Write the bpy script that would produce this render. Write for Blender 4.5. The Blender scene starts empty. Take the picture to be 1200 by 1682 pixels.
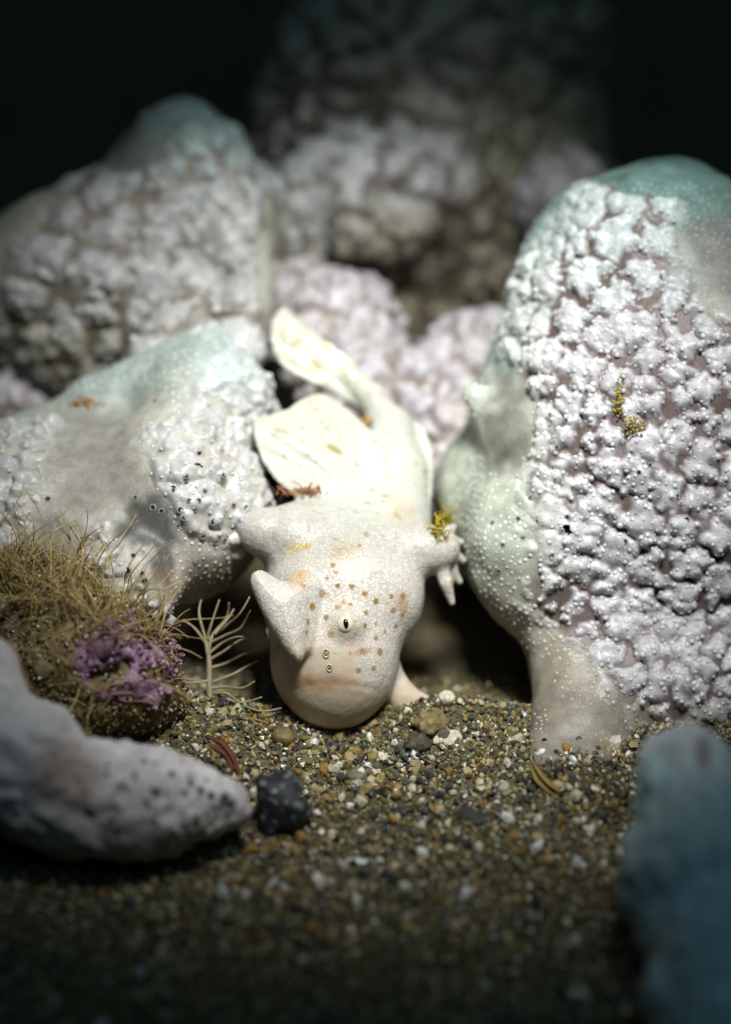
import bpy, math, random
import numpy as np
from mathutils import Vector, Matrix

random.seed(7)
rng = np.random.default_rng(7)
scene = bpy.context.scene
C = scene.collection
scene.unit_settings.system = 'METRIC'
scene.unit_settings.scale_length = 0.004      # macro scene: one unit is about 4 mm

# ------------------------------------------------------------------ camera frame
PITCH = math.radians(30)
DIST = 40.0
P0 = np.array([0.0, 0.0, 3.2])
RIGHT = np.array([1.0, 0, 0])
UP = np.array([0, math.sin(PITCH), math.cos(PITCH)])
DIR = np.array([0, math.cos(PITCH), -math.sin(PITCH)])
BASIS = np.stack([RIGHT, UP, DIR])            # rows: local axes u, v, w in the world

cam = bpy.data.cameras.new('camera')
camo = bpy.data.objects.new('camera', cam)
C.objects.link(camo)
camo.location = Vector(P0 - DIST * DIR)
camo.rotation_euler = (math.pi / 2 - PITCH, 0, 0)
cam.sensor_fit = 'VERTICAL'
cam.sensor_height = 24
cam.lens = 12 / (8.41 / DIST)
cam.clip_start = 0.5
cam.clip_end = 3000
cam.dof.use_dof = True
cam.dof.focus_distance = DIST - 0.4
cam.dof.aperture_fstop = cam.lens * 1e-3 / 1.5
scene.camera = camo

# ------------------------------------------------------------------ world, ambient, torch
w = bpy.data.worlds.new('World')
scene.world = w
w.use_nodes = True
nt = w.node_tree
bg = nt.nodes['Background']
sky = nt.nodes.new('ShaderNodeTexSky')
sky.sky_type = 'NISHITA'
sky.sun_disc = False
sky.sun_elevation = math.radians(70)
sky.sun_rotation = math.radians(200)
nt.links.new(sky.outputs[0], bg.inputs[0])
bg.inputs[1].default_value = 0.00008           # night-dark water

sun = bpy.data.lights.new('sun', 'SUN')       # what is left of the daylight at depth
sun.energy = 0.20
sun.angle = math.radians(40)
sun.color = (0.45, 0.82, 1.0)
suno = bpy.data.objects.new('sun', sun)
C.objects.link(suno)
suno.rotation_euler = (math.radians(20), 0, math.radians(20))

TORCH_AIM = Vector((0.5, 2.0, 2.9))
TORCH_POS = TORCH_AIM + Vector((0.12, -0.34, 0.93)).normalized() * 30
torch = bpy.data.lights.new('diver_torch', 'SPOT')   # the narrow beam the picture was lit with
torch.energy = 80000
torch.color = (1.0, 0.98, 0.93)
torch.spot_size = math.radians(33.5)
torch.spot_blend = 1.0
torch.shadow_soft_size = 3.6
torcho = bpy.data.objects.new('diver_torch', torch)
C.objects.link(torcho)
torcho.location = TORCH_POS
torcho.rotation_euler = (TORCH_AIM - TORCH_POS).to_track_quat('-Z', 'Y').to_euler()

scene.view_settings.view_transform = 'Standard'
scene.view_settings.look = 'None'
scene.view_settings.exposure = 0
scene.view_settings.gamma = 1
scene.view_settings.use_curve_mapping = False
scene.render.engine = 'CYCLES'

# ------------------------------------------------------------------ maths helpers
def L(x, y, w=0.0):
    """photo position + distance behind the focus plane -> local metric point"""
    s = 1 + np.asarray(w, float) / DIST
    return np.stack(np.broadcast_arrays((np.asarray(x, float) - 600) / 100 * s,
                                        (841 - np.asarray(y, float)) / 100 * s,
                                        np.asarray(w, float)), -1)

def to_world(p):
    return P0 + np.asarray(p) @ BASIS

def to_local(p):
    return (np.asarray(p) - P0) @ BASIS.T

def px(p):
    s = 1 + p[..., 2] / DIST
    return 600 + p[..., 0] / s * 100, 841 - p[..., 1] / s * 100

def W3(x, y, w=0.0):
    return Vector(to_world(L(x, y, w)))

def _hash(ix, iy, iz, seed):
    n = (ix * 374761393 + iy * 668265263 + iz * 2147483647 % 4294967291 * 97 + seed * 1274126177) & 0xFFFFFFFF
    n = ((n ^ (n >> 13)) * 1274126177) & 0xFFFFFFFF
    n = ((n ^ (n >> 16)) * 2246822519) & 0xFFFFFFFF
    return ((n ^ (n >> 15)) & 0xFFFFFF) / float(0xFFFFFF)

def vnoise(p, freq=1.0, seed=0):
    q = np.asarray(p) * freq + 1000.0 + seed * 17.31
    i = np.floor(q).astype(np.int64)
    f = q - i
    f = f * f * (3 - 2 * f)
    r = 0
    for dx in (0, 1):
        wx = f[..., 0] if dx else 1 - f[..., 0]
        for dy in (0, 1):
            wy = f[..., 1] if dy else 1 - f[..., 1]
            for dz in (0, 1):
                wz = f[..., 2] if dz else 1 - f[..., 2]
                r = r + wx * wy * wz * _hash(i[..., 0] + dx, i[..., 1] + dy, i[..., 2] + dz, seed)
    return r * 2 - 1

def fbm(p, freq=1.0, seed=0, octv=3):
    r, a = 0, 1.0
    for k in range(octv):
        r = r + a * vnoise(p, freq * 2 ** k, seed + k)
        a *= 0.5
    return r / 1.75

def worley(p, freq, seed=0):
    q = np.asarray(p) * freq + 500.0
    i = np.floor(q).astype(np.int64)
    best = np.full(q.shape[:-1], 9.0)
    for dx in (-1, 0, 1):
        for dy in (-1, 0, 1):
            for dz in (-1, 0, 1):
                a, b, c = i[..., 0] + dx, i[..., 1] + dy, i[..., 2] + dz
                d = ((a + _hash(a, b, c, seed) - q[..., 0]) ** 2 + (b + _hash(a, b, c, seed + 1) - q[..., 1]) ** 2
                     + (c + _hash(a, b, c, seed + 2) - q[..., 2]) ** 2)
                best = np.minimum(best, d)
    return np.sqrt(best)

def sstep(a, b, x):
    t = np.clip((x - a) / (b - a), 0, 1)
    return t * t * (3 - 2 * t)

def smin(a, b, k):
    h = np.clip(0.5 + 0.5 * (b - a) / k, 0, 1)
    return b + (a - b) * h - k * h * (1 - h)

def smax(a, b, k):
    return -smin(-a, -b, k)

def ell(p, c, r):
    q = p - c
    r = np.asarray(r, float)
    k0 = np.linalg.norm(q / r, axis=-1)
    k1 = np.linalg.norm(q / (r * r), axis=-1)
    return np.where(k1 > 1e-9, k0 * (k0 - 1) / np.maximum(k1, 1e-9), -r.min())

def ellp(p, x, y, w, rx, ry, rw):
    s = 1 + w / DIST
    return ell(p, L(x, y, w), (rx * s, ry * s, rw))

def cone(p, a, b, ra, rb):
    ba = b - a
    t = np.clip(((p - a) @ ba) / (ba @ ba), 0, 1)
    return np.linalg.norm(p - (a + t[..., None] * ba), axis=-1) - (ra + (rb - ra) * t)

def chain(p, pts, k=0.15):
    """pts: (x, y, w, r)"""
    d = None
    for a, b in zip(pts[:-1], pts[1:]):
        e = cone(p, L(*a[:3]), L(*b[:3]), a[3], b[3])
        d = e if d is None else smin(d, e, k)
    return d

def catmull(pts, n=6, closed=True):
    P = np.asarray(pts, float)
    out = []
    m = len(P)
    for i in range(m if closed else m - 1):
        if closed:
            p0, p1, p2, p3 = P[(i - 1) % m], P[i], P[(i + 1) % m], P[(i + 2) % m]
        else:
            p0, p1, p2, p3 = P[max(i - 1, 0)], P[i], P[i + 1], P[min(i + 2, m - 1)]
        for t in np.arange(n) / n:
            out.append(0.5 * (2 * p1 + (p2 - p0) * t + (2 * p0 - 5 * p1 + 4 * p2 - p3) * t * t
                              + (3 * p1 - p0 - 3 * p2 + p3) * t ** 3))
    if not closed:
        out.append(P[-1])
    return np.array(out)

def poly_sd(u, v, poly):
    d = np.full(u.shape, 1e9)
    inside = np.zeros(u.shape, bool)
    m = len(poly)
    for i in range(m):
        ax, ay = poly[i]
        bx, by = poly[(i + 1) % m]
        ex, ey = bx - ax, by - ay
        wx, wy = u - ax, v - ay
        t = np.clip((wx * ex + wy * ey) / (ex * ex + ey * ey + 1e-12), 0, 1)
        d = np.minimum(d, (wx - ex * t) ** 2 + (wy - ey * t) ** 2)
        cond = ((ay > v) != (by > v)) & (u < ex * (v - ay) / (ey + 1e-12) + ax)
        inside ^= cond
    d = np.sqrt(d)
    return np.where(inside, -d, d)

def sheet(p, pts, thick, edge=0.04, bend=0.0):
    """a fin: outline of (x, y, w); thick in the middle, thin at the rim"""
    P = np.array([L(*q) for q in pts])
    A = np.c_[P[:, 0], P[:, 1], np.ones(len(P))]
    coef = np.linalg.lstsq(A, P[:, 2], rcond=None)[0]
    poly = catmull(P[:, :2], 4)
    lo, hi = poly.min(0), poly.max(0)
    bx = np.maximum(np.maximum(lo[0] - p[..., 0], p[..., 0] - hi[0]), 0)
    by = np.maximum(np.maximum(lo[1] - p[..., 1], p[..., 1] - hi[1]), 0)
    bw = np.maximum(np.maximum(P[:, 2].min() - .3 - p[..., 2], p[..., 2] - P[:, 2].max() - .3), 0)
    sd = np.sqrt(bx * bx + by * by) + .15
    nearm = np.maximum(np.maximum(bx, by), bw) < .35
    if nearm.any():
        sd[nearm] = poly_sd(p[..., 0][nearm], p[..., 1][nearm], poly)
    dz = p[..., 2] - (coef[0] * p[..., 0] + coef[1] * p[..., 1] + coef[2])
    if bend:
        c = P.mean(0)
        dz = dz - bend * ((p[..., 0] - c[0]) ** 2 + (p[..., 1] - c[1]) ** 2)
    dz = dz / math.sqrt(1 + coef[0] ** 2 + coef[1] ** 2)
    sd = sd + .022 * fbm(p, 3.5, 401, 2) * np.clip(1 + sd, 0, 1)
    th = edge + (thick - edge) * np.clip(-sd / 0.9, 0, 1)
    o = np.maximum(sd + th, 0)
    return np.sqrt(o * o + dz * dz) - th

def surface_nets(fn, lo, hi, h):
    lo = np.asarray(lo, float)
    n = np.ceil((np.asarray(hi) - lo) / h).astype(int) + 1
    ax = [lo[i] + h * np.arange(n[i]) for i in range(3)]
    G = np.stack(np.meshgrid(*ax, indexing='ij'), -1)
    # coarse look first, then only the cells near the surface
    st = 4
    ci = [np.minimum(np.arange(0, n[i] + st - 1, st), n[i] - 1) for i in range(3)]
    fc_ = fn(G[np.ix_(*ci)])
    near_i = [np.minimum((np.arange(n[i]) + st // 2) // st, len(ci[i]) - 1) for i in range(3)]
    f = fc_[np.ix_(*near_i)]
    band = np.abs(f) < st * h * 1.6
    pts = G[band]
    val = np.empty(len(pts))
    for i in range(0, len(pts), 200000):
        val[i:i + 200000] = fn(pts[i:i + 200000])
    f[band] = val
    # close the surface at the box
    f[0] = np.maximum(f[0], h * .5); f[-1] = np.maximum(f[-1], h * .5)
    f[:, 0] = np.maximum(f[:, 0], h * .5); f[:, -1] = np.maximum(f[:, -1], h * .5)
    f[:, :, 0] = np.maximum(f[:, :, 0], h * .5); f[:, :, -1] = np.maximum(f[:, :, -1], h * .5)
    s = f < 0
    cs = [(a, b, c) for a in (0, 1) for b in (0, 1) for c in (0, 1)]
    def sh(arr, o):
        return arr[o[0]:n[0] - 1 + o[0], o[1]:n[1] - 1 + o[1], o[2]:n[2] - 1 + o[2]]
    cnt = sum(sh(s, o).astype(np.int8) for o in cs)
    act = (cnt > 0) & (cnt < 8)
    idx = -np.ones(act.shape, int)
    idx[act] = np.arange(act.sum())
    cell = np.argwhere(act)
    acc = np.zeros((len(cell), 3)); num = np.zeros(len(cell))
    for i, a in enumerate(cs):
        for b in cs[i + 1:]:
            if sum(abs(np.array(a) - np.array(b))) != 1:
                continue
            fa = sh(f, a)[act]; fb = sh(f, b)[act]
            x = (fa < 0) != (fb < 0)
            t = np.where(x, fa / np.where(x, fa - fb, 1), 0)
            pt = np.array(a) + t[:, None] * (np.array(b) - np.array(a))
            acc[x] += pt[x]; num += x
    V = lo + (cell + acc / num[:, None]) * h
    quads = []
    for axis in range(3):
        o1 = [0, 0, 0]; o1[axis] = 1
        a = s[:n[0] - o1[0], :n[1] - o1[1], :n[2] - o1[2]]
        b = s[o1[0]:, o1[1]:, o1[2]:]
        e = np.argwhere(a != b)
        u, v = [(1, 2), (2, 0), (0, 1)][axis]
        ok = (e[:, u] > 0) & (e[:, v] > 0) & (e[:, u] < n[u] - 1) & (e[:, v] < n[v] - 1)
        e = e[ok]
        flip = a[tuple(e.T)]
        du = np.zeros(3, int); du[u] = 1
        dv = np.zeros(3, int); dv[v] = 1
        q = np.stack([idx[tuple((e - du - dv).T)], idx[tuple((e - dv).T)],
                      idx[tuple(e.T)], idx[tuple((e - du).T)]], 1)
        q[~flip] = q[~flip][:, ::-1]
        quads.append(q)
    return V, np.concatenate(quads)

def grad(fn, V, e=0.01):
    g = np.stack([fn(V + np.eye(3)[i] * e) - fn(V - np.eye(3)[i] * e) for i in range(3)], 1) / (2 * e)
    return g

def project(fn, V, it=2, e=0.01):
    for _ in range(it):
        g = grad(fn, V, e)
        d = fn(V)
        n2 = np.maximum((g * g).sum(1), 0.05)
        V = V - np.clip(d / n2, -.08, .08)[:, None] * g
    return V

def normals(fn, V, e=0.01):
    g = grad(fn, V, e)
    return g / np.maximum(np.linalg.norm(g, axis=1, keepdims=True), 1e-9)

def subdivide(V, Q):
    E = np.concatenate([Q[:, [0, 1]], Q[:, [1, 2]], Q[:, [2, 3]], Q[:, [3, 0]]])
    E.sort(1)
    key = E[:, 0] * (len(V) + 1) + E[:, 1]
    uk, inv = np.unique(key, return_inverse=True)
    ea, eb = uk // (len(V) + 1), uk % (len(V) + 1)
    nE, nQ = len(uk), len(Q)
    V2 = np.concatenate([V, (V[ea] + V[eb]) / 2, V[Q].mean(1)])
    m = len(V) + inv.reshape(4, nQ)
    f = len(V) + nE + np.arange(nQ)
    Q2 = np.concatenate([np.stack([Q[:, 0], m[0], f, m[3]], 1), np.stack([m[0], Q[:, 1], m[1], f], 1),
                         np.stack([f, m[1], Q[:, 2], m[2]], 1), np.stack([m[3], f, m[2], Q[:, 3]], 1)])
    return V2, Q2

# ------------------------------------------------------------------ mesh / object helpers
def mesh_np(name, V, F, col=None, extra=None, smooth=True, world=False):
    """V in local coordinates (unless world); F (n, k) array of one face size"""
    me = bpy.data.meshes.new(name)
    V = np.asarray(V if world else to_world(V), np.float32)
    F = np.asarray(F, np.int32)
    me.vertices.add(len(V)); me.vertices.foreach_set('co', V.ravel())
    k = F.shape[1]
    me.loops.add(F.size); me.loops.foreach_set('vertex_index', F.ravel())
    me.polygons.add(len(F))
    me.polygons.foreach_set('loop_start', np.arange(0, F.size, k, dtype=np.int32))
    me.polygons.foreach_set('use_smooth', np.full(len(F), smooth))
    if col is not None:
        a = me.color_attributes.new('Col', 'FLOAT_COLOR', 'POINT')
        c = np.ones((len(V), 4), np.float32); c[:, :3] = col
        a.data.foreach_set('color', c.ravel())
    if extra is not None:
        a = me.attributes.new('fine', 'FLOAT', 'POINT')
        a.data.foreach_set('value', np.asarray(extra, np.float32))
    me.update(calc_edges=True)
    me.validate()
    return me

def obj(name, me, m=None, parent=None, loc=None):
    o = bpy.data.objects.new(name, me)
    C.objects.link(o)
    if m is not None and me is not None and not me.materials:
        me.materials.append(m)
    if loc is not None:
        o.location = loc
    if parent is not None:
        o.parent = parent
        if loc is None or me is None:
            pass
        o.matrix_parent_inverse = Matrix.Translation(-parent.location)
    return o

def tag(o, label=None, cat=None, group=None, kind=None):
    if label: o['label'] = label
    if cat: o['category'] = cat
    if group: o['group'] = group
    if kind: o['kind'] = kind
    return o

def empty(name, loc):
    o = bpy.data.objects.new(name, None)
    C.objects.link(o)
    o.location = loc
    o.empty_display_size = .3
    return o

class Geo:
    """collects pieces (V, F tris) with colours into one mesh"""
    def __init__(s): s.V, s.F, s.c, s.n = [], [], [], 0
    def add(s, V, F, col):
        V = np.asarray(V)
        s.V.append(V); s.F.append(np.asarray(F) + s.n); s.n += len(V)
        c = np.empty((len(V), 3)); c[:] = col; s.c.append(c)
    def mesh(s, name, world=False, smooth=True):
        return mesh_np(name, np.concatenate(s.V), np.concatenate(s.F), np.concatenate(s.c), smooth=smooth, world=world)

def quads_to_tris(Q):
    return np.concatenate([Q[:, [0, 1, 2]], Q[:, [0, 2, 3]]])

t_ = (1 + 5 ** .5) / 2
ICO_V = np.array([(-1, t_, 0), (1, t_, 0), (-1, -t_, 0), (1, -t_, 0), (0, -1, t_), (0, 1, t_), (0, -1, -t_),
                  (0, 1, -t_), (t_, 0, -1), (t_, 0, 1), (-t_, 0, -1), (-t_, 0, 1)]) / math.sqrt(1 + t_ * t_)
ICO_F = np.array([(0, 11, 5), (0, 5, 1), (0, 1, 7), (0, 7, 10), (0, 10, 11), (1, 5, 9), (5, 11, 4), (11, 10, 2),
                  (10, 7, 6), (7, 1, 8), (3, 9, 4), (3, 4, 2), (3, 2, 6), (3, 6, 8), (3, 8, 9), (4, 9, 5), (2, 4, 11),
                  (6, 2, 10), (8, 6, 7), (9, 8, 1)])

def rand_rot(n):
    q = rng.normal(size=(n, 4)); q /= np.linalg.norm(q, axis=1, keepdims=True)
    a, b, c, d = q.T
    return np.stack([np.stack([1 - 2 * (c * c + d * d), 2 * (b * c - a * d), 2 * (b * d + a * c)], 1),
                     np.stack([2 * (b * c + a * d), 1 - 2 * (b * b + d * d), 2 * (c * d - a * b)], 1),
                     np.stack([2 * (b * d - a * c), 2 * (c * d + a * b), 1 - 2 * (b * b + c * c)], 1)], 1)

def blobs(P, R, flat=(0.6, 1.0), jit=0.2, rot=True):
    """many small icosahedral lumps: returns V, F"""
    n = len(P)
    v = np.repeat(ICO_V[None], n, 0) * (1 + jit * rng.uniform(-1, 1, (n, 12, 1)))
    v = v * (R[:, None, None] * rng.uniform(flat[0], flat[1], (n, 1, 3)))
    if rot:
        v = np.einsum('nij,nkj->nki', rand_rot(n), v)
    v = v + P[:, None, :]
    F = (ICO_F[None] + 12 * np.arange(n)[:, None, None]).reshape(-1, 3)
    return v.reshape(-1, 3), F

def domes(P, N, R, sides=7, height=.75):
    """smooth little mounds on a surface"""
    n = len(P)
    a = np.cross(N, np.array([.31, .2, .93])); a /= np.linalg.norm(a, axis=1, keepdims=True)
    b = np.cross(N, a)
    rings = [(0.0, 1.0), (.5, .82), (.9, .34), (1.35, -.12)]
    th = np.arange(sides) * 2 * math.pi / sides
    loc = [(0, 0, 1.0)] + [(math.cos(t) * r, math.sin(t) * r, hh) for r, hh in rings[1:] for t in th]
    loc = np.array(loc)
    V = (P[:, None] + R[:, None, None] * (loc[None, :, :1] * a[:, None] + loc[None, :, 1:2] * b[:, None] + height * loc[None, :, 2:] * N[:, None]))
    F = []
    for j in range(sides):
        k = (j + 1) % sides
        F.append((0, 1 + j, 1 + k))
        for q in range(2):
            o = 1 + q * sides
            F += [(o + j, o + sides + j, o + sides + k), (o + j, o + sides + k, o + k)]
    F = np.array(F); m = len(loc)
    return V.reshape(-1, 3), (F[None] + m * np.arange(n)[:, None, None]).reshape(-1, 3), m

def tube(path, rad, sides=6):
    """tapered tube along path (n,3); returns V, F(tris)"""
    P = np.asarray(path, float); n = len(P)
    rad = np.broadcast_to(np.asarray(rad, float), (n,))
    T = np.gradient(P, axis=0); T /= np.linalg.norm(T, axis=1, keepdims=True) + 1e-12
    ref = np.array([0.3, 0.1, 0.95]); ref = ref / np.linalg.norm(ref)
    A = np.cross(T, ref); A /= np.linalg.norm(A, axis=1, keepdims=True) + 1e-9
    B = np.cross(T, A)
    th = np.arange(sides) * 2 * math.pi / sides
    V = (P[:, None] + rad[:, None, None] * (np.cos(th)[None, :, None] * A[:, None] + np.sin(th)[None, :, None] * B[:, None])).reshape(-1, 3)
    F = []
    for i in range(n - 1):
        for j in range(sides):
            a, b = i * sides + j, i * sides + (j + 1) % sides
            F += [(a, b, b + sides), (a, b + sides, a + sides)]
    for j in range(1, sides - 1):
        F.append((0, j + 1, j)); e = (n - 1) * sides
        F.append((e, e + j, e + j + 1))
    return V, np.array(F)

# ------------------------------------------------------------------ materials
def mat(name, rough=0.5, spec=0.5, sss=0.0, sss_r=(1, .7, .5), sss_s=0.2, bumps=(), mottle=0.0, mscale=6,
        color=None, coat=0.0, trans=0.0, fine_bump=None, stipple=0, stip=(1.2, .82)):
    m = bpy.data.materials.new(name)
    m.use_nodes = True
    nt = m.node_tree
    b = nt.nodes['Principled BSDF']
    ln = nt.links.new
    if color is None:
        a = nt.nodes.new('ShaderNodeAttribute'); a.attribute_name = 'Col'
        src = a.outputs['Color']
    else:
        r = nt.nodes.new('ShaderNodeRGB'); r.outputs[0].default_value = (*color, 1); src = r.outputs[0]
    tc = nt.nodes.new('ShaderNodeTexCoord')
    if mottle:
        nz = nt.nodes.new('ShaderNodeTexNoise'); nz.inputs['Scale'].default_value = mscale; nz.inputs['Detail'].default_value = 5
        ln(tc.outputs['Object'], nz.inputs['Vector'])
        mr = nt.nodes.new('ShaderNodeMapRange')
        mr.inputs[1].default_value = .3; mr.inputs[2].default_value = .7
        mr.inputs[3].default_value = 1 - mottle; mr.inputs[4].default_value = 1 + mottle * .6
        ln(nz.outputs[0], mr.inputs[0])
        mx = nt.nodes.new('ShaderNodeMix'); mx.data_type = 'RGBA'; mx.blend_type = 'MULTIPLY'
        mx.inputs[0].default_value = 1
        ln(src, mx.inputs[6]); ln(mr.outputs[0], mx.inputs[7])
        src = mx.outputs[2]
    if stipple:
        vo = nt.nodes.new('ShaderNodeTexVoronoi'); vo.inputs['Scale'].default_value = stipple
        ln(tc.outputs['Object'], vo.inputs['Vector'])
        mr = nt.nodes.new('ShaderNodeMapRange')
        mr.inputs[1].default_value = .12; mr.inputs[2].default_value = .42
        mr.inputs[3].default_value = stip[0]; mr.inputs[4].default_value = stip[1]
        ln(vo.outputs[0], mr.inputs[0])
        mx = nt.nodes.new('ShaderNodeMix'); mx.data_type = 'RGBA'; mx.blend_type = 'MULTIPLY'
        mx.inputs[0].default_value = 1
        ln(src, mx.inputs[6]); ln(mr.outputs[0], mx.inputs[7])
        if fine_bump:
            fa = nt.nodes.new('ShaderNodeAttribute'); fa.attribute_name = 'fine'
            ln(fa.outputs['Fac'], mx.inputs[0])
        src = mx.outputs[2]
    ln(src, b.inputs['Base Color'])
    b.inputs['Roughness'].default_value = rough
    b.inputs['Specular IOR Level'].default_value = spec
    if coat:
        b.inputs['Coat Weight'].default_value = coat
        b.inputs['Coat Roughness'].default_value = 0.2
    if sss:
        b.inputs['Subsurface Weight'].default_value = sss
        b.inputs['Subsurface Radius'].default_value = sss_r
        b.inputs['Subsurface Scale'].default_value = sss_s
    if trans:
        b.inputs['Transmission Weight'].default_value = trans
    prev = None
    for kind, scale, strength, dist in bumps:
        if kind == 'noise':
            t = nt.nodes.new('ShaderNodeTexNoise'); t.inputs['Detail'].default_value = 4
        else:
            t = nt.nodes.new('ShaderNodeTexVoronoi')
        t.inputs['Scale'].default_value = scale
        ln(tc.outputs['Object'], t.inputs['Vector'])
        bp = nt.nodes.new('ShaderNodeBump')
        bp.inputs['Strength'].default_value = strength
        bp.inputs['Distance'].default_value = dist
        if kind == 'voro':
            bp.invert = True
        ln(t.outputs[0], bp.inputs['Height'])
        if fine_bump and kind == 'voro':
            fa = nt.nodes.new('ShaderNodeAttribute'); fa.attribute_name = 'fine'
            mm = nt.nodes.new('ShaderNodeMath'); mm.operation = 'MULTIPLY'; mm.inputs[1].default_value = strength
            ln(fa.outputs['Fac'], mm.inputs[0]); ln(mm.outputs[0], bp.inputs['Strength'])
        if prev is not None:
            ln(prev, bp.inputs['Normal'])
        prev = bp.outputs[0]
    if prev is not None:
        ln(prev, b.inputs['Normal'])
    return m

M = {}
M['lobe'] = mat('colony_lobe', rough=.36, spec=.5, bumps=(('noise', 22, .3, .03),), mottle=.14, mscale=5, sss=.5, sss_r=(1, .92, .9), sss_s=.12)
M['tunic'] = mat('colony_tunic', rough=.45, spec=.4, bumps=(('noise', 30, .25, .02), ('noise', 5, .2, .05)), mottle=.25, mscale=4, sss=.25, sss_s=.2, stipple=26)
M['sponge'] = mat('sponge_skin', rough=.55, spec=.35, bumps=(('noise', 14, .3, .03),), mottle=.2, mscale=4)
M['fish'] = mat('fish_skin', rough=.42, spec=.4, sss=.4, sss_r=(1, .88, .66), sss_s=.22,
                bumps=(('voro', 21, .4, .022), ('noise', 40, .12, .01)), mottle=.07, mscale=8, fine_bump=True, stipple=21, stip=(1.22, .76))
M['sand'] = mat('sand_bed', rough=.8, spec=.2, bumps=(('noise', 12, .6, .06),), mottle=.4, mscale=10)
M['grain'] = mat('sand_grain', rough=.33, spec=.5, mottle=.25, mscale=14)
M['stone'] = mat('stone', rough=.6, spec=.4, bumps=(('noise', 14, .5, .04),), mottle=.4, mscale=9)
M['alga'] = mat('alga', rough=.5, spec=.4, mottle=.25, mscale=6)
M['crust'] = mat('pink_crust', rough=.6, spec=.3, bumps=(('noise', 18, .6, .04),), mottle=.4, mscale=8)
M['eye'] = mat('eye_skin', rough=.2, spec=.5, coat=.4)
M['black'] = mat('pupil_black', rough=.08, spec=.6, color=(.006, .006, .008))
M['pit'] = mat('pore_pit', rough=.6, spec=.2, color=(.022, .014, .018))

# ------------------------------------------------------------------ sea bed
def ground_z(X, Y):
    p = np.stack([X, Y, np.zeros_like(X)], -1)
    z = 0.14 * fbm(p, .35, 3) + .05 * fbm(p, 1.6, 5)
    def hill(x, y, r, h):
        return h * np.exp(-((X - x) ** 2 + (Y - y) ** 2) / (r * r))
    z = z + hill(1.4, -.8, .9, .28) + hill(-2.7, -2.2, 1.2, .35) + hill(3.4, -3.4, 1.6, .25)
    z = z - hill(-.3, -1.9, .9, .22) + hill(-5, -1, 2.2, .5)
    z = z - .9 * sstep(-1.25, .1, Y) * sstep(-4.2, -2.6, X) * sstep(5, 3, X)
    return z

near = np.arange(-9, 9.01, .12)
far = 9 * 1.22 ** np.arange(1, 24)
gx = np.concatenate([-far[::-1], near, far])
GX, GY = np.meshgrid(gx, gx - 2, indexing='ij')
GZ = ground_z(GX, GY)
n = len(gx)
ii = np.arange(n * n).reshape(n, n)
GQ = np.stack([ii[:-1, :-1], ii[1:, :-1], ii[1:, 1:], ii[:-1, 1:]], -1).reshape(-1, 4)
GV = np.stack([GX, GY, GZ], -1).reshape(-1, 3)
gc = np.array([.10, .085, .05]) * (1 + .35 * fbm(GV, 2.0, 11)[:, None])
o = obj('seabed', mesh_np('seabed', GV, GQ, gc, world=True), M['sand'])
tag(o, kind='structure')

PALETTE = np.array([(.46, .40, .26), (.30, .25, .13), (.62, .58, .47), (.16, .14, .08), (.035, .04, .045), (.09, .10, .09),
                    (.34, .22, .07), (.76, .74, .68), (.22, .20, .17), (.14, .12, .05), (.30, .10, .05)])
PWEIGHT = np.array([.10, .18, .055, .20, .13, .12, .07, .03, .07, .16, .004]); PWEIGHT /= PWEIGHT.sum()
PALETTE = PALETTE * np.array([.78, .80, .68])

def sand_grains(name, n, xr, yr, rlo, rhi, lift):
    X = rng.uniform(*xr, n); Y = rng.uniform(*yr, n)
    R = np.exp(rng.uniform(math.log(rlo), math.log(rhi), n))
    Z = ground_z(X, Y) + rng.uniform(-.4, .8, n) * R + lift
    V, F = blobs(np.stack([X, Y, Z], 1), R, (.5, 1.05), .28)
    c = PALETTE[rng.choice(len(PALETTE), n, p=PWEIGHT)] * rng.uniform(.75, 1.2, (n, 1))
    o = obj(name, mesh_np(name, V, F, np.repeat(c, 12, 0), smooth=False, world=True), M['grain'])
    return o
o = sand_grains('sand', 46000, (-6, 6.5), (-11, 1.2), .024, .068, .01)
tag(o, 'mixed tan, white and black sand grains covering the sea bed', 'sand', kind='stuff')
def coarse_layer():
    n = 2600
    X = rng.uniform(-4.5, 5.2, n); Y = -1.2 - 8 * rng.random(n) ** 1.2
    keepm = fbm(np.stack([X, Y, 0 * X], 1), .9, 15) > -.25          # lies in drifts
    X, Y = X[keepm], Y[keepm]; n = len(X)
    R = .045 + .075 * rng.random(n) ** 2.5
    V, F = blobs(np.stack([X, Y, ground_z(X, Y) + .03 + .3 * R], 1), R, (.35, 1.1), .35)
    pal = np.array([(.66, .62, .50), (.40, .33, .18), (.05, .055, .06), (.20, .15, .06), (.74, .73, .70), (.13, .13, .11), (.30, .17, .05)])
    c = pal[rng.choice(7, n, p=[.09, .24, .17, .24, .03, .16, .07])] * rng.uniform(.8, 1.15, (n, 1))
    o = obj('shell_grit', mesh_np('shell_grit', V, F, np.repeat(c, 12, 0), smooth=False, world=True), M['grain'])
    tag(o, 'drifts of coarser shell grit and dark gravel lying on the sand', 'grit', kind='stuff')
coarse_layer()
# ------------------------------------------------------------------ encrusting colonies
def dart(P, r, tries, seed, rfield=None):
    g = np.random.default_rng(seed)
    order = g.permutation(len(P))[:tries]
    acc = np.empty((len(order), 3)); ids = []; k = 0
    for i in order:
        rr = r if rfield is None else r * rfield[i]
        if k == 0 or ((acc[:k] - P[i]) ** 2).sum(1).min() > rr * rr:
            acc[k] = P[i]; k += 1; ids.append(i)
    return np.array(ids, int)

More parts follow.
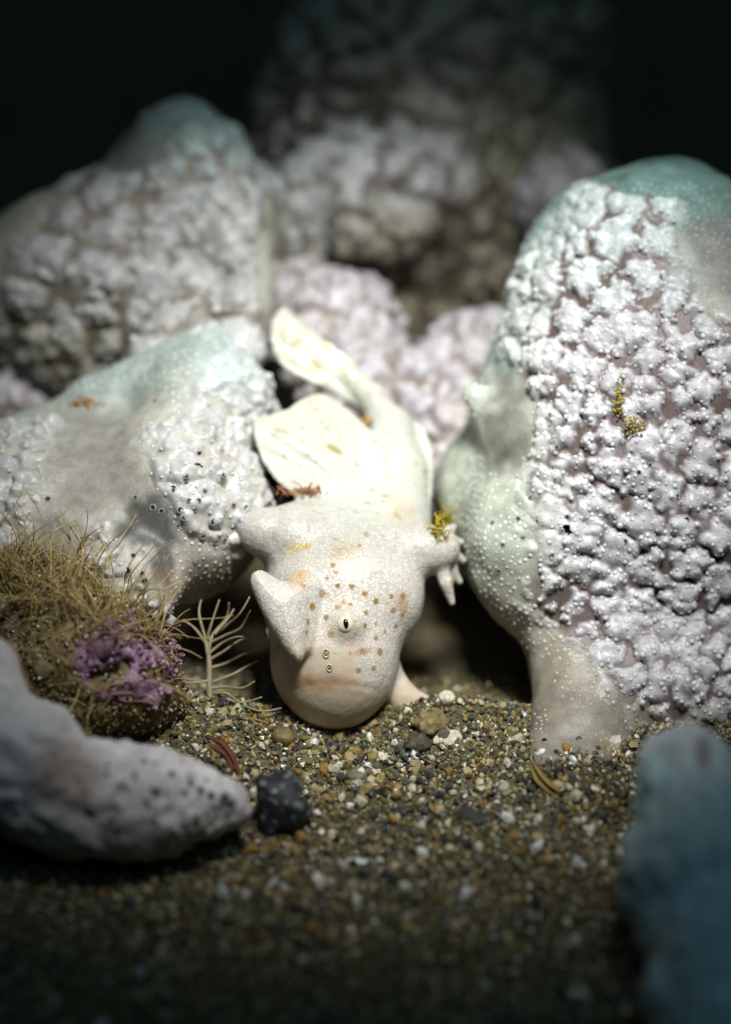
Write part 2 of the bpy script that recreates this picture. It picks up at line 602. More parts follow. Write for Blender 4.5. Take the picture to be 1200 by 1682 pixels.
def nearest2(P, S):
    f1 = np.empty(len(P)); f2 = np.empty(len(P)); idn = np.empty(len(P), int)
    for i in range(0, len(P), 20000):
        p = P[i:i + 20000]
        d = (p * p).sum(1)[:, None] - 2 * p @ S.T + (S * S).sum(1)[None]
        j = d.argmin(1); r = np.arange(len(p))
        f1[i:i + 20000] = d[r, j]; idn[i:i + 20000] = j
        d[r, j] = 1e9
        f2[i:i + 20000] = d.min(1)
    return np.sqrt(np.maximum(f1, 0)), np.sqrt(np.maximum(f2, 0)), idn

def pore_mesh(r, name):
    """raised pale rim round a dark pit, 8 sides"""
    k = 8
    th = np.arange(k) * 2 * math.pi / k
    rings = [(1.45, -.15), (1.15, .25), (1.0, .2), (.92, -.02)]
    V = np.concatenate([np.stack([np.cos(th) * a * r, np.sin(th) * a * r, np.full(k, b * r)], 1) for a, b in rings] + [np.array([[0, 0, -.08 * r]])])
    F, mi = [], []
    for i in range(3):
        for j in range(k):
            F.append((i * k + j, i * k + (j + 1) % k, (i + 1) * k + (j + 1) % k, (i + 1) * k + j)); mi.append(0)
    for j in range(k):
        F.append((3 * k + j, 3 * k + (j + 1) % k, 4 * k)); mi.append(1)
    me = bpy.data.meshes.new(name)
    me.from_pydata([tuple(v) for v in V], [], F)
    a = me.color_attributes.new('Col', 'FLOAT_COLOR', 'POINT')
    for i in range(len(V)):
        a.data[i].color = (.36, .34, .31, 1)
    me.materials.append(M['tunic']); me.materials.append(M['pit'])
    me.polygons.foreach_set('material_index', mi)
    me.polygons.foreach_set('use_smooth', [True] * len(F))
    return me
PORE = pore_mesh(1.0, 'pore')

def put_pore(parent, p, nrm, r):
    o = bpy.data.objects.new('pore', PORE)
    C.objects.link(o)
    pw = Vector(to_world(p)); nw = Vector(np.asarray(nrm) @ BASIS)
    o.parent = parent
    o.matrix_parent_inverse = Matrix.Translation(-parent.location)
    o.location = pw + nw * r * .1
    o.rotation_euler = nw.to_track_quat('Z', 'Y').to_euler()
    o.scale = (r, r, r)
    return o

def front_hit(V, N, xs, ys, rad=9):
    """indices of the foremost surface vertex near each photo position"""
    X, Y = px(V)
    out = []
    for x, y in zip(xs, ys):
        m = np.where((np.abs(X - x) < rad) & (np.abs(Y - y) < rad) & (N[:, 2] < .1))[0]
        out.append(m[V[m, 2].argmin()] if len(m) else -1)
    return out

def largest(Q):
    """the biggest connected piece of a set of quads"""
    u, inv = np.unique(Q, return_inverse=True)
    q = inv.reshape(-1, 4)
    lab = np.arange(len(u))
    while True:
        mn = lab[q].min(1)
        l2 = lab.copy()
        for c_ in range(4):
            np.minimum.at(l2, q[:, c_], mn)
        l2 = l2[l2]
        if (l2 == lab).all():
            break
        lab = l2
    ids, cnt = np.unique(lab[q[:, 0]], return_counts=True)
    return Q[lab[q[:, 0]] == ids[cnt.argmax()]]

def make_colony(name, fn, lo, hi, h, levels, lobe_r, H, gap, mask, lobe_col, body_col, label, base,
                pimple=.12, prad=(.028, .048), seed=1, warp=.2, pores=(), papillae=0, pap_mask=None, cat='sea squirt',
                group=None, nrm_cut=.75, sub=3.6, subh=.10):
    root = empty(name, W3(*base))
    tag(root, label, cat, group)
    V, Q = surface_nets(fn, lo, hi, h)
    for i in range(levels):
        V = project(fn, V, 1)
        if i == levels - 1:                     # lobes are only worked out on the sides one can see
            Vb, Qb = V, Q
            ok = (normals(fn, V, .05)[:, 2] < nrm_cut + .1) & (to_world(V)[:, 2] > -.3)
            Q = Q[ok[Q].any(1)]
            u, inv = np.unique(Q, return_inverse=True)
            V, Q = V[u], inv.reshape(-1, 4)
        V, Q = subdivide(V, Q)
    V = project(fn, V, 2)
    N = normals(fn, V, .03)
    X, Y = px(V)
    xb, yb = px(Vb)
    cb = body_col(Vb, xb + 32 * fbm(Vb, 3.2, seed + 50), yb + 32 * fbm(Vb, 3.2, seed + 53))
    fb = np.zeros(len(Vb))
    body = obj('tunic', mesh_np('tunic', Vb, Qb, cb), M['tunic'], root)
    m = mask(V, X, Y)
    m = m * (N[:, 2] < nrm_cut)
    cand = np.where(m > .45)[0]
    nl = 0
    if len(cand):
        size = 1 + .65 * vnoise(V[cand], .8, seed + 40)
        sid = cand[dart(V[cand], lobe_r, 9000, seed, size)]
        S = V[sid]
        Wp = V + warp * np.stack([fbm(V, 1.9, seed + k, 3) + .5 * vnoise(V, 6.5, seed + k + 6) for k in (1, 2, 3)], 1)
        f1, f2, idn = nearest2(Wp, S)
        d = (f2 - f1) / 2
        d = np.minimum(d, (m - .3) * 1.2)
        knob = 1 - np.minimum(worley(V, sub, seed + 9) * 1.25, 1)
        knob2 = 1 - np.minimum(worley(V, sub * 2.1, seed + 14) * 1.25, 1)
        floor = .75 * sstep(-.1, .6, fbm(V, .9, seed + 20))          # where the grooves run shallow
        gp = gap * (1 - floor) + (.42 - knob) * .10 + (.4 - knob2) * .045
        t = np.clip((d - gp) / (lobe_r * .42), 0, 1)
        prof = np.sin(t * math.pi / 2) ** .85
        hvar = .7 + .6 * _hash(idn, idn * 3 + 1, idn * 7 + 2, seed)
        hvar = 1 + (hvar - 1) * t
        am = sstep(.3, .95, m)
        edge = (floor + (1 - floor) * prof) * am
        disp = H * edge * hvar + edge * subh * (knob - .35 + .3 * (knob2 - .35)) - .012 * (1 - edge)
        D = V + N * disp[:, None]
        qi = idn[Q]
        same = m[Q].min(1) > .31
        Qs = Q[same]; qid = qi[same, 0]
        order = qid.argsort(kind='stable'); Qs = Qs[order]; qid = qid[order]
        cuts = np.searchsorted(qid, np.arange(len(S) + 1))
        tissue = sstep(.02, .6, prof + .35 * floor)
        Xw = X + 32 * fbm(V, 3.2, seed + 50); Yw = Y + 32 * fbm(V, 3.2, seed + 53)
        lc = lobe_col(V, Xw, Yw)
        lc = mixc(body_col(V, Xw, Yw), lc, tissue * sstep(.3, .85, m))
        # papillae: small white pimples on the lobes
        pc = np.where((t > .12) & (m > .35) & (t < .75 + .9 * (fbm(V, 1.5, seed + 60) + .5)))[0]
        pid = pc[dart(V[pc], pimple, 22000, seed + 5)] if pimple else np.array([], int)
        pl = idn[pid]
        for k in range(len(S)):
            qq = Qs[cuts[k]:cuts[k + 1]]
            if len(qq) < 12:
                continue
            qq = largest(qq)
            u, inv = np.unique(qq, return_inverse=True)
            g = Geo()
            tint = .88 + .2 * random.random()
            g.add(D[u], quads_to_tris(inv.reshape(-1, 4)), np.clip(lc[u] * tint, 0, .9))
            ps = pid[pl == k]
            ps = ps[np.isin(ps, u)]
            if len(ps):
                R = prad[0] * .6 + (prad[1] - prad[0] * .6) * rng.random(len(ps)) ** 1.4
                bv, bf, bm = domes(D[ps], N[ps], R)
                g.add(bv, bf, np.repeat(np.clip(lc[ps] * 1.22 + .07, 0, .92), bm, 0))
            obj('lobe', g.mesh('lobe'), M['lobe'], root)
            nl += 1
    if papillae:
        pm = pap_mask(V, X, Y) * (N[:, 2] < .6) * (m < .4)
        pc = np.where(pm > .5)[0]
        pid = pc[dart(V[pc], papillae, 9000, seed + 6)]
        R = rng.uniform(.014, .030, len(pid))
        bv, bf, bm = domes(V[pid], N[pid], R)
        cc = np.repeat(np.clip(body_col(V[pid], X[pid], Y[pid]) * 1.3 + .05, 0, .85), bm, 0)
        p = obj('papillae', mesh_np('papillae', bv, bf, cc), M['lobe'], root)
        tag(p, kind='stuff')
    if len(pores):
        src = D if len(cand) and False else V
        hit = front_hit(src, N, [q[0] for q in pores], [q[1] for q in pores])
        for q, i in zip(pores, hit):
            if i >= 0:
                off = 0.0
                if len(cand):
                    off = max(disp[i], 0)
                put_pore(root, src[i] + N[i] * off, N[i], q[2] if len(q) > 2 else .035)
    return root, V, N

def region(X, Y, x, y, rx, ry, soft=.35):
    """1 inside an ellipse fixed on the colony, 0 outside"""
    q = np.sqrt(((X - x) / rx) ** 2 + ((Y - y) / ry) ** 2)
    return 1 - sstep(1 - soft, 1 + soft, q)

def mixc(a, b, t):
    return a + (np.asarray(b) - a) * np.asarray(t)[:, None]

WHITE = np.array([.55, .55, .585])
PURPLE = np.array([.15, .11, .105])
TEAL = np.array([.17, .33, .31])
MINT = np.array([.52, .57, .48])
CREAM = np.array([.58, .54, .44])
GREYG = np.array([.20, .19, .17])

def stand(p, x, y, w, r0, r1, lean=0.0):
    """the foot of a colony: straight down from a point to below the sand"""
    a = L(x, y, w)
    dn = np.array([0, 0, -1.0]) @ BASIS.T
    h = float(to_world(a)[2]) + 1.2
    return cone(p, a, a + dn * h + np.array([lean, 0, 0]), r0, r1)

def noisy(fn, a, f, s):
    def g(p):
        return fn(p) - a * fbm(p, f, s, 2)
    return g

# --- the big colony on the right
def sdf_right(p):
    d = ellp(p, 1095, 760, 3.1, 3.25, 4.2, 3.0)
    d = smin(d, ellp(p, 1085, 480, 3.4, 2.35, 2.15, 2.3), .8)
    d = smin(d, ellp(p, 905, 905, 1.7, 1.45, 1.5, 1.35), .5)
    d = smin(d, ellp(p, 778, 835, 3.2, .62, 1.15, 1.0), .5)
    d = smin(d, chain(p, [(776, 648, 1.9, .16), (850, 700, 1.9, .8)]), .25)
    d = smin(d, chain(p, [(960, 1060, 1.4, 1.05), (925, 1170, .5, .55), (902, 1262, -.55, .36), (893, 1310, -1.0, .42)]), .5)
    d = smin(d, ellp(p, 1090, 1110, 2.0, 1.9, 1.4, 1.8), .6)
    d = smin(d, chain(p, [(1000, 1090, 1.5, .9), (975, 1210, .35, .65), (968, 1300, -.6, .6)]), .5)
    d = smin(d, ellp(p, 1060, 1180, 2.0, 1.5, 1.2, 1.5), .6)
    return d
sdf_right_n = noisy(noisy(sdf_right, .17, .8, 21), .05, 2.4, 23)

def mask_right(V, X, Y):
    n = fbm(V, .9, 31) + .5 * fbm(V, 2.6, 32)
    edge = np.interp(Y, [240, 300, 420, 560, 650, 760, 900, 1000, 1080, 1150, 1200, 1300],
                     [980, 910, 815, 760, 795, 812, 795, 850, 915, 975, 1020, 1160])
    m = sstep(-55, 130, X - edge + n * 60)
    m *= 1 - region(X, Y, 828, 690, 45, 85)
    m *= 1 - region(X + 30 * n, Y + 40 * n, 1195, 410, 75, 95, .6)
    m *= 1 - region(X, Y, 1110, 285, 140, 45) * (1 - .4 * n)
    return m

def body_right(V, X, Y):
    n = fbm(V, 1.1, 33)
    c = np.tile(MINT, (len(V), 1)) * 1.0
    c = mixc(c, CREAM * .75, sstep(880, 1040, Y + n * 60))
    c = mixc(c, np.array([.30, .275, .225]), sstep(1040, 1160, Y + n * 50) * .9)  # foot darker: tan silty tissue, plus some of its shade put into the colour
    c = mixc(c, PURPLE, sstep(.45, .95, mask_right(V, X, Y)))
    c = mixc(c, TEAL, sstep(560, 330, Y + n * 70) * .9 * (1 - sstep(.45, .95, mask_right(V, X, Y))))  # teal cap pigment, darkened in colour for the weak light up there
    rim = np.interp(Y, [240, 300, 420, 560, 640], [1000, 930, 850, 800, 760])
    c = mixc(c, np.array([.42, .60, .56]), sstep(95, 20, X - rim + 25 * n) * sstep(680, 560, Y) * .8)  # translucent glow along the upper left rim, painted as brighter aqua
    c = mixc(c, np.array([.07, .16, .16]), sstep(.05, .6, fbm(V, 1.7, 37)) * sstep(420, 330, Y) * .7)
    c = mixc(c, GREYG, region(X, Y, 832, 690, 42, 85) * .8)
    c = mixc(c, np.array([.20, .15, .16]), region(X + n * 40, Y + n * 40, 1195, 425, 70, 90, .8) * .7)
    c = mixc(c, np.array([.62, .68, .6]), region(X, Y, 775, 640, 45, 50) * .6)
    return np.clip(c * (1 + .12 * n[:, None]), .01, .9)

def lobe_right(V, X, Y):
    n = fbm(V, 1.2, 35)
    c = np.tile(WHITE, (len(V), 1))
    c = mixc(c, np.array([.55, .70, .68]), sstep(600, 300, Y + n * 90) * .55)
    c = mixc(c, np.array([.60, .66, .58]), sstep(960, 860, X + n * 40) * .5)
    c = mixc(c, np.array([.62, .50, .53]), sstep(.25, .8, n) * .3)
    c = mixc(c, np.array([.38, .35, .31]), sstep(1080, 1200, Y + n * 60) * .8)  # lower lobes likewise: silt, with some shade of the base in the colour
    return c

PORES_R = [(1014, 620), (928, 686), (900, 720), (912, 728), (960, 706), (1005, 435, .03), (865, 810), (877, 850), (817, 900), (910, 903),
           (935, 858), (967, 968), (1020, 890), (1045, 780), (930, 1040), (891, 1208, .05), (1060, 770), (810, 945), (845, 845),
           (955, 915), (988, 1000), (1042, 430), (845, 590), (1078, 450), (1130, 860), (1020, 700), (1109, 820), (850, 875), (800, 850)]
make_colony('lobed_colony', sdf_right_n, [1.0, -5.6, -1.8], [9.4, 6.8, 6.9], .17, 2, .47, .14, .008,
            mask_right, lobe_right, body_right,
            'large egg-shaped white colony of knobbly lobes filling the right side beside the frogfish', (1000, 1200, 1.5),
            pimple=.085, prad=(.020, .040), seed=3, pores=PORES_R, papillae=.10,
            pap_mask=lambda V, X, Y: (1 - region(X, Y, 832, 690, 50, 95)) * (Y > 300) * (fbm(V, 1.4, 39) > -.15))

# --- the colony left of the fish
def sdf_left(p):
    d = ellp(p, 335, 690, 2.7, 1.15, 1.25, 1.3)
    d = smin(d, ellp(p, 70, 880, 2.4, 2.3, 2.0, 2.1), .6)
    d = smin(d, ellp(p, 290, 835, 1.75, 1.48, 1.6, 1.55), .5)
    d = smin(d, chain(p, [(0, 790, 2.6, .6), (160, 668, 2.8, .55), (330, 580, 3.2, .4)]), .6)
    d = smin(d, chain(p, [(150, 900, .9, .9), (225, 960, .5, .75)]), .35)
    d = smin(d, stand(p, 180, 850, 2.6, 1.5, 1.2), .5)
    return d
sdf_left_n = noisy(noisy(sdf_left, .13, .9, 51), .03, 2.6, 52)

def mask_left(V, X, Y):
    n = fbm(V, 1.0, 55)
    n2 = fbm(V, 2.4, 56)
    m = np.maximum(sstep(170, 300, X + .35 * (Y - 780) + n * 80), sstep(120, 30, X + .3 * (Y - 780) + n * 60) * (Y > 690))
    m = np.maximum(m, region(X, Y, 195, 905, 65, 60, .5))
    m = m * (1 - region(X, Y, 240, 868, 50, 60, .4)) * (1 - region(X, Y, 268, 925, 28, 60, .4)) * (1 - .8 * sstep(860, 930, Y + n * 40) * (X > 280))
    return np.clip(m + n2 * .22 - .1, 0, 1)

def body_left(V, X, Y):
    n = fbm(V, 1.2, 57)
    c = np.tile(np.array([.54, .53, .47]), (len(V), 1))
    c = mixc(c, np.array([.38, .56, .54]), sstep(720, 600, Y + .18 * (X - 200) + n * 40) * .55)
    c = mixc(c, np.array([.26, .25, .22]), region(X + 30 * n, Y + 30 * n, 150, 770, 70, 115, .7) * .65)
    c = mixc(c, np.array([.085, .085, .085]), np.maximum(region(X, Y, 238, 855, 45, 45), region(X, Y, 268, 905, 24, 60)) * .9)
    c = mixc(c, np.array([.40, .30, .22]), region(X, Y, 330, 960, 90, 40) * .5)
    c = mixc(c, np.array([.32, .30, .18]), region(X, Y, 445, 600, 30, 50) * .6)
    return np.clip(c * (1 + .14 * n[:, None]), .01, .9)

def lobe_left(V, X, Y):
    n = fbm(V, 1.2, 58)
    c = np.tile(np.array([.55, .55, .56]), (len(V), 1))
    c = mixc(c, np.array([.56, .72, .70]), sstep(680, 590, Y + n * 60) * .5)
    return c

PORES_L = [(287, 795, .04), (290, 798, .03), (310, 778, .04), (313, 781), (242, 829, .045), (256, 847, .04), (302, 843, .045), (309, 858, .04),
           (326, 844, .03), (340, 800), (352, 862, .05), (340, 887, .045), (361, 896, .035), (375, 895, .035), (326, 930, .04), (345, 940),
           (366, 780, .04), (329, 829), (315, 830), (204, 931, .055), (242, 936, .04), (243, 961, .05), (226, 905, .035), (85, 812, .04),
           (215, 808, .03), (365, 757), (420, 850, .03), (405, 830), (280, 910, .03), (388, 836), (300, 870, .03), (247, 650)]
make_colony('lobed_colony', sdf_left_n, L(-200, 520, 0) - [0, 7.6, .6], L(480, 520, 6.2), .15, 2, .46, .13, .012,
            mask_left, lobe_left, body_left,
            'pale colony with a smooth grey patch and dark pores, left of the frogfish', (200, 1000, 2.2),
            pimple=.14, seed=5, pores=PORES_L, papillae=.13, prad=(.020, .036), subh=.10,
            pap_mask=lambda V, X, Y: ((X > 280) | (Y < 640)).astype(float))

# --- the taller colony behind it
def sdf_back_left(p):
    d = ellp(p, 295, 400, 6.0, 1.35, 2.3, 1.6)
    d = smin(d, ellp(p, 130, 470, 5.8, 1.7, 1.65, 1.6), .9)
    d = smin(d, ellp(p, 385, 420, 5.2, .55, 1.3, 1.0), .6)
    d = smin(d, chain(p, [(380, 330, 5.6, .6), (450, 335, 6.2, .42), (520, 330, 7.0, .5), (570, 330, 7.4, .6)]), .5)
    d = smin(d, chain(p, [(330, 520, 4.4, .6), (260, 590, 3.6, .35)]), .5)
    d = smin(d, stand(p, 210, 480, 6.0, 1.4, 1.3), .6)
    d = smin(d, chain(p, [(415, 400, 5.0, .42), (408, 500, 4.2, .42), (385, 575, 3.4, .45), (350, 610, 3.0, .4)]), .4)
    d = smin(d, chain(p, [(430, 340, 5.7, .5), (478, 420, 6.6, .5), (470, 510, 6.6, .5)]), .5)
    return d
sdf_back_left_n = noisy(noisy(sdf_back_left, .26, .7, 61), .06, 2.2, 62)

def mask_bl(V, X, Y):
    n = fbm(V, 1.0, 65)
    m = sstep(165, 235, Y + n * 50) * sstep(-60, 60, (X - 90) + .75 * (Y - 330) + n * 50)
    m *= 1 - region(X, Y, 445, 440, 24, 120)
    m *= 1 - region(X + 40 * n, Y + 40 * n, 205, 250, 75, 40, .6)
    return m

def body_bl(V, X, Y):
    n = fbm(V, 1.2, 67)
    c = np.tile(np.array([.50, .50, .42]), (len(V), 1))
    c = mixc(c, np.array([.26, .23, .19]), sstep(.3, .7, mask_bl(V, X, Y)))
    c = mixc(c, np.array([.15, .27, .27]), sstep(300, 200, Y + n * 40) * .85)  # blue-green pigment, with the dim light at the peak put into the colour
    c = mixc(c, np.array([.14, .15, .15]), region(X, Y, 190, 255, 90, 45) * .7)
    c = mixc(c, np.array([.18, .17, .09]), sstep(480, 600, Y + n * 30) * sstep(260, 200, X) * .7)
    return np.clip(c * (1 + .14 * n[:, None]), .01, .9)

def lobe_bl(V, X, Y):
    n = fbm(V, 1.2, 68)
    c = np.tile(np.array([.50, .51, .51]), (len(V), 1))
    c = mixc(c, np.array([.32, .50, .51]), sstep(340, 200, Y + n * 50) * .8)
    c = mixc(c, np.array([.42, .38, .26]), sstep(470, 580, Y + n * 50) * sstep(240, 120, X) * .6)
    return c
make_colony('lobed_colony', sdf_back_left_n, L(-160, 140, 4) - [0, 9.6, 1.4], L(640, 130, 10.2), .2, 2, .80, .15, .02,
            mask_bl, lobe_bl, body_bl,
            'tall blurred white colony with a blue-green top, at upper left behind the paler one', (250, 620, 5.5),
            pimple=.2, prad=(.045, .07), seed=9, sub=2.6, subh=.14)

# --- the wall of lobes at the back
def sdf_back(p):
    d = ellp(p, 700, 300, 10.2, 2.9, 3.3, 2.0)
    d = smin(d, ellp(p, 740, 60, 10.8, 2.5, 2.2, 2.0), .8)
    d = smin(d, ellp(p, 590, 330, 8.0, 1.5, 1.0, 1.1), .45)
    d = smin(d, stand(p, 690, 330, 10.0, 2.2, 2.0), .6)
    return d
sdf_back_n = noisy(sdf_back, .2, .7, 71)
def body_bk(V, X, Y):
    n = fbm(V, 1.2, 77)
    c = np.tile(np.array([.14, .12, .085]), (len(V), 1))
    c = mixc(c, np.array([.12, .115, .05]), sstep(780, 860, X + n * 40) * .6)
    return np.clip(c * (1 + .2 * n[:, None]), .01, .9)
def mask_bk(V, X, Y):
    n = fbm(V, 1.0, 75)
    m = np.ones(len(V)) - region(X, Y, 740, 400, 40, 90) * .5
    return np.clip(m + n * .12, 0, 1)
def lobe_bk(V, X, Y):
    n = fbm(V, 1.2, 78)
    c = np.tile(np.array([.44, .41, .35]), (len(V), 1))
    c = mixc(c, np.array([.68, .68, .70]), region(X, Y, 600, 280, 160, 80))
    c = mixc(c, np.array([.42, .38, .26]), region(X, Y, 560, 370, 170, 45) * .4)
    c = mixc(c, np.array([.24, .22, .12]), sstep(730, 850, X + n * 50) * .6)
    c = mixc(c, np.array([.22, .19, .12]), sstep(380, 470, Y + n * 30) * .8)  # darker olive under the bulge: its shadow put into the lobe colour
    return c
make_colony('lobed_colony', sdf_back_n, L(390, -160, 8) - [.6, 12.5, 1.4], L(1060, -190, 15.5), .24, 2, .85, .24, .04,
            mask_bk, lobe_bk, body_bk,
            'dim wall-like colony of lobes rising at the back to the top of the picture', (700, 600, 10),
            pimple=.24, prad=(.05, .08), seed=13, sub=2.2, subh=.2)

# --- low lumps behind the tail
def low_colony(fn_raw, lo, hi, label, base, seed, h=.2):
    f = noisy(fn_raw, .18, 1.0, seed)
    def body(V, X, Y):
        n = fbm(V, 1.2, seed + 1)
        return np.clip(np.array([.30, .25, .22]) * (1 + .25 * n[:, None]), .01, .9)
    def mask(V, X, Y):
        return np.clip(.9 + .8 * fbm(V, .9, seed + 2), 0, 1)
    def lob(V, X, Y):
        n = fbm(V, 1.0, seed + 3)
        return mixc(np.tile(np.array([.58, .56, .60]), (len(V), 1)), np.array([.42, .33, .25]), sstep(.1, .7, n) * .6)
    return make_colony('lobed_colony', f, lo, hi, h, 2, .55, .16, .02, mask, lob, body, label, base,
                       pimple=.2, prad=(.03, .05), seed=seed, warp=.2)
low_colony(lambda p: smin(smin(ellp(p, 545, 560, 6.2, 1.15, 1.15, 1.2), ellp(p, 470, 520, 6.6, .9, 1.0, 1.0), .4), smin(ellp(p, 620, 650, 5.2, 1.2, .7, 1.0), stand(p, 560, 590, 6.6, .7, .6), .5), .5),
           L(360, 400, 4) - [0, 7.4, .6], L(770, 400, 9.6),
           'blurred lilac-white lumps just behind the frogfish tail', (560, 700, 6), 81)
low_colony(lambda p: smin(ellp(p, 800, 640, 6.0, 1.15, 1.25, 1.2), smin(smin(ellp(p, 735, 720, 5.0, .7, .7, .8), stand(p, 742, 780, 5.0, .75, .7), .3), stand(p, 820, 640, 7.2, .5, .4), .5), .5),
           L(650, 470, 4) - [0, 6.6, .6], L(960, 470, 9.4),
           'blurred lilac-white lumps tucked behind the left flank of the big right colony', (800, 760, 6), 91)
low_colony(lambda p: smin(ellp(p, 930, 330, 8.2, .75, .75, .9), smin(ellp(p, 950, 480, 8.2, .8, 1.2, 1.0), stand(p, 945, 480, 8.2, .8, .8), .5), .5),
           L(810, 210, 7) - [0, 9, .6], L(1080, 220, 12.5),
           'yellowish lump peeking out above the left shoulder of the big right colony', (930, 600, 8), 101)
low_colony(lambda p: smin(ellp(p, 20, 680, 6.2, .85, .9, 1.0), smin(ellp(p, 90, 640, 6.6, .5, .5, .8), stand(p, 30, 680, 6.2, .7, .7), .4), .4),
           L(-120, 560, 5) - [0, 6, .4], L(190, 560, 9.5),
           'small lilac lumps in the hollow at the left edge below the tall colony', (20, 740, 6), 111)

# ------------------------------------------------------------------ the frogfish
def sdf_fish0(p):
    d = ellp(p, 562, 980, .95, 1.34, 1.16, 1.15)
    d = smin(d, ellp(p, 549, 1075, .60, 1.06, 1.24, 1.02), .25)
    d = smin(d, chain(p, [(588, 955, 1.25, .90), (628, 870, 1.8, .82), (642, 780, 2.35, .62), (640, 705, 2.75, .38),
                          (612, 655, 2.95, .24), (570, 615, 3.05, .15)]), .35)
    # third dorsal spine: fat horn to the left
    d = smin(d, chain(p, [(402, 860, .75, .20), (430, 873, .8, .40), (482, 888, .95, .62), (560, 900, 1.3, .80)], .1), .18)
    # second dorsal spine: fleshy triangular blade on the forehead
    d2 = sheet(p, [(430, 937, -.55), (413, 944, -.55), (413, 968, -.55), (438, 1020, -.6), (470, 1070, -.65), (489, 1087, -.62), (499, 1074, -.6),
                   (503, 1010, -.55), (500, 962, -.4), (458, 952, -.45)], .40, .19)
    d2 = smin(d2, chain(p, [(495, 970, -.1, .34), (494, 1060, -.35, .2)]), .12)
    d = smin(d, d2, .10)
    # pectoral arm and hand
    arm = chain(p, [(650, 905, 1.1, .52), (695, 903, 1.05, .42), (724, 902, 1.05, .32)])
    for f in [(744, 866, 1.35), (757, 890, 1.45), (760, 920, 1.45), (754, 955, 1.3), (742, 989, 1.1)]:
        m_ = ((712 + f[0] * 2) / 3, (900 + f[1] * 2) / 3 - 3, f[2] - .08)
        arm = smin(arm, chain(p, [(712, 900, 1.0, .15), (*m_, .11), (*f, .06)], .05), .10)
    arm = smin(arm, sheet(p, [(712, 884, 1.0), (738, 870, 1.3), (748, 890, 1.35), (751, 920, 1.35), (746, 952, 1.25), (736, 980, 1.1), (716, 930, 1.0)], .12, .05), .08)
    d = smin(d, arm, .22)
    # pelvic foot
    foot = chain(p, [(620, 1100, 1.0, .40), (655, 1140, .95, .24), (685, 1162, .85, .14)])
    foot = smin(foot, chain(p, [(650, 1138, .95, .2), (664, 1180, .75, .08)]), .1)
    foot = smin(foot, chain(p, [(655, 1138, .95, .2), (698, 1148, .9, .08)]), .1)
    d = smin(d, foot, .15)
    # fins
    dors = sheet(p, [(470, 803, 1.35), (438, 768, 1.42), (418, 722, 1.52), (417, 692, 1.62), (440, 682, 1.72), (470, 672, 1.85),
                     (500, 653, 2.0), (535, 648, 2.2), (590, 690, 2.3), (640, 760, 2.0), (650, 850, 1.5), (560, 860, 1.3)], .30, .024)
    d = smin(d, dors, .34)
    tail = sheet(p, [(460, 503, 3.2), (444, 535, 3.1), (449, 580, 3.0), (480, 614, 2.95), (540, 640, 2.95), (602, 676, 2.9), (640, 690, 2.9),
                     (645, 672, 3.0), (606, 625, 3.1), (560, 578, 3.2), (505, 536, 3.25), (478, 510, 3.25)], .12, .024)
    d = smin(d, tail, .14)
    anal = sheet(p, [(650, 690, 2.85), (672, 690, 2.85), (697, 704, 2.7), (710, 745, 2.5), (709, 800, 2.2), (700, 862, 1.9), (676, 890, 1.8), (640, 820, 2.2)], .13, .035)
    d = smin(d, anal, .12)
    return d

def march(fn, x, y, w0=-2.2, n=60):
    x = np.asarray(x, float); y = np.asarray(y, float)
    w = np.full(x.shape, w0)
    for _ in range(n):
        w = w + np.clip(fn(L(x, y, w)), -.2, .4) * .8
    return w

EYE_PX = (566, 1028)
mx_, my_ = np.array([482, 500, 525, 550, 578, 604, 618.]), np.array([1132, 1126, 1123, 1123, 1125, 1130, 1136.])
mw_ = march(sdf_fish0, mx_, my_)
MOUTH = [(a, b, c, r) for a, b, c, r in zip(mx_, my_, mw_, [.010, .017, .019, .019, .018, .017, .010])]
lx_, ly_ = mx_, my_ + 13
lw_ = march(sdf_fish0, lx_, ly_)
LIP = [(a, b, c + .075, r) for a, b, c, r in zip(lx_, ly_, lw_, [.03, .06, .085, .09, .08, .06, .03])]
ew = float(march(sdf_fish0, [EYE_PX[0]], [EYE_PX[1]])[0])
EYE_C = L(EYE_PX[0], EYE_PX[1], ew)

def sdf_fish(p):
    d = sdf_fish0(p)
    d = smin(d, ell(p, EYE_C + [.02, .02, .10], (.29, .29, .27)), .16)
    nm_ = (np.abs(p - L(548, 1127, -.3)) < [1.0, .4, .8]).all(-1)
    if nm_.any():
        d[nm_] += .006 * np.exp(-(np.maximum(chain(p[nm_], MOUTH, .02), 0) / .035) ** 2)
    return d

fish = empty('frogfish', W3(560, 1195, .4))
tag(fish, 'small cream-white frogfish with tan spots, head down on the sand between the colonies', 'frogfish')
FV, FQ = surface_nets(sdf_fish, L(370, 495, 0) - [0, 7.5, .9], L(765, 488, 3.75), .052)
FV = project(sdf_fish, FV, 1)
FV, FQ = subdivide(FV, FQ)
FV = project(sdf_fish, FV, 1)
FN = normals(sdf_fish, FV, .02)
FV = FV + FN * (.012 * fbm(FV, 3.0, 5) + .006 * fbm(FV, 9, 6))[:, None]
FX, FY = px(FV)
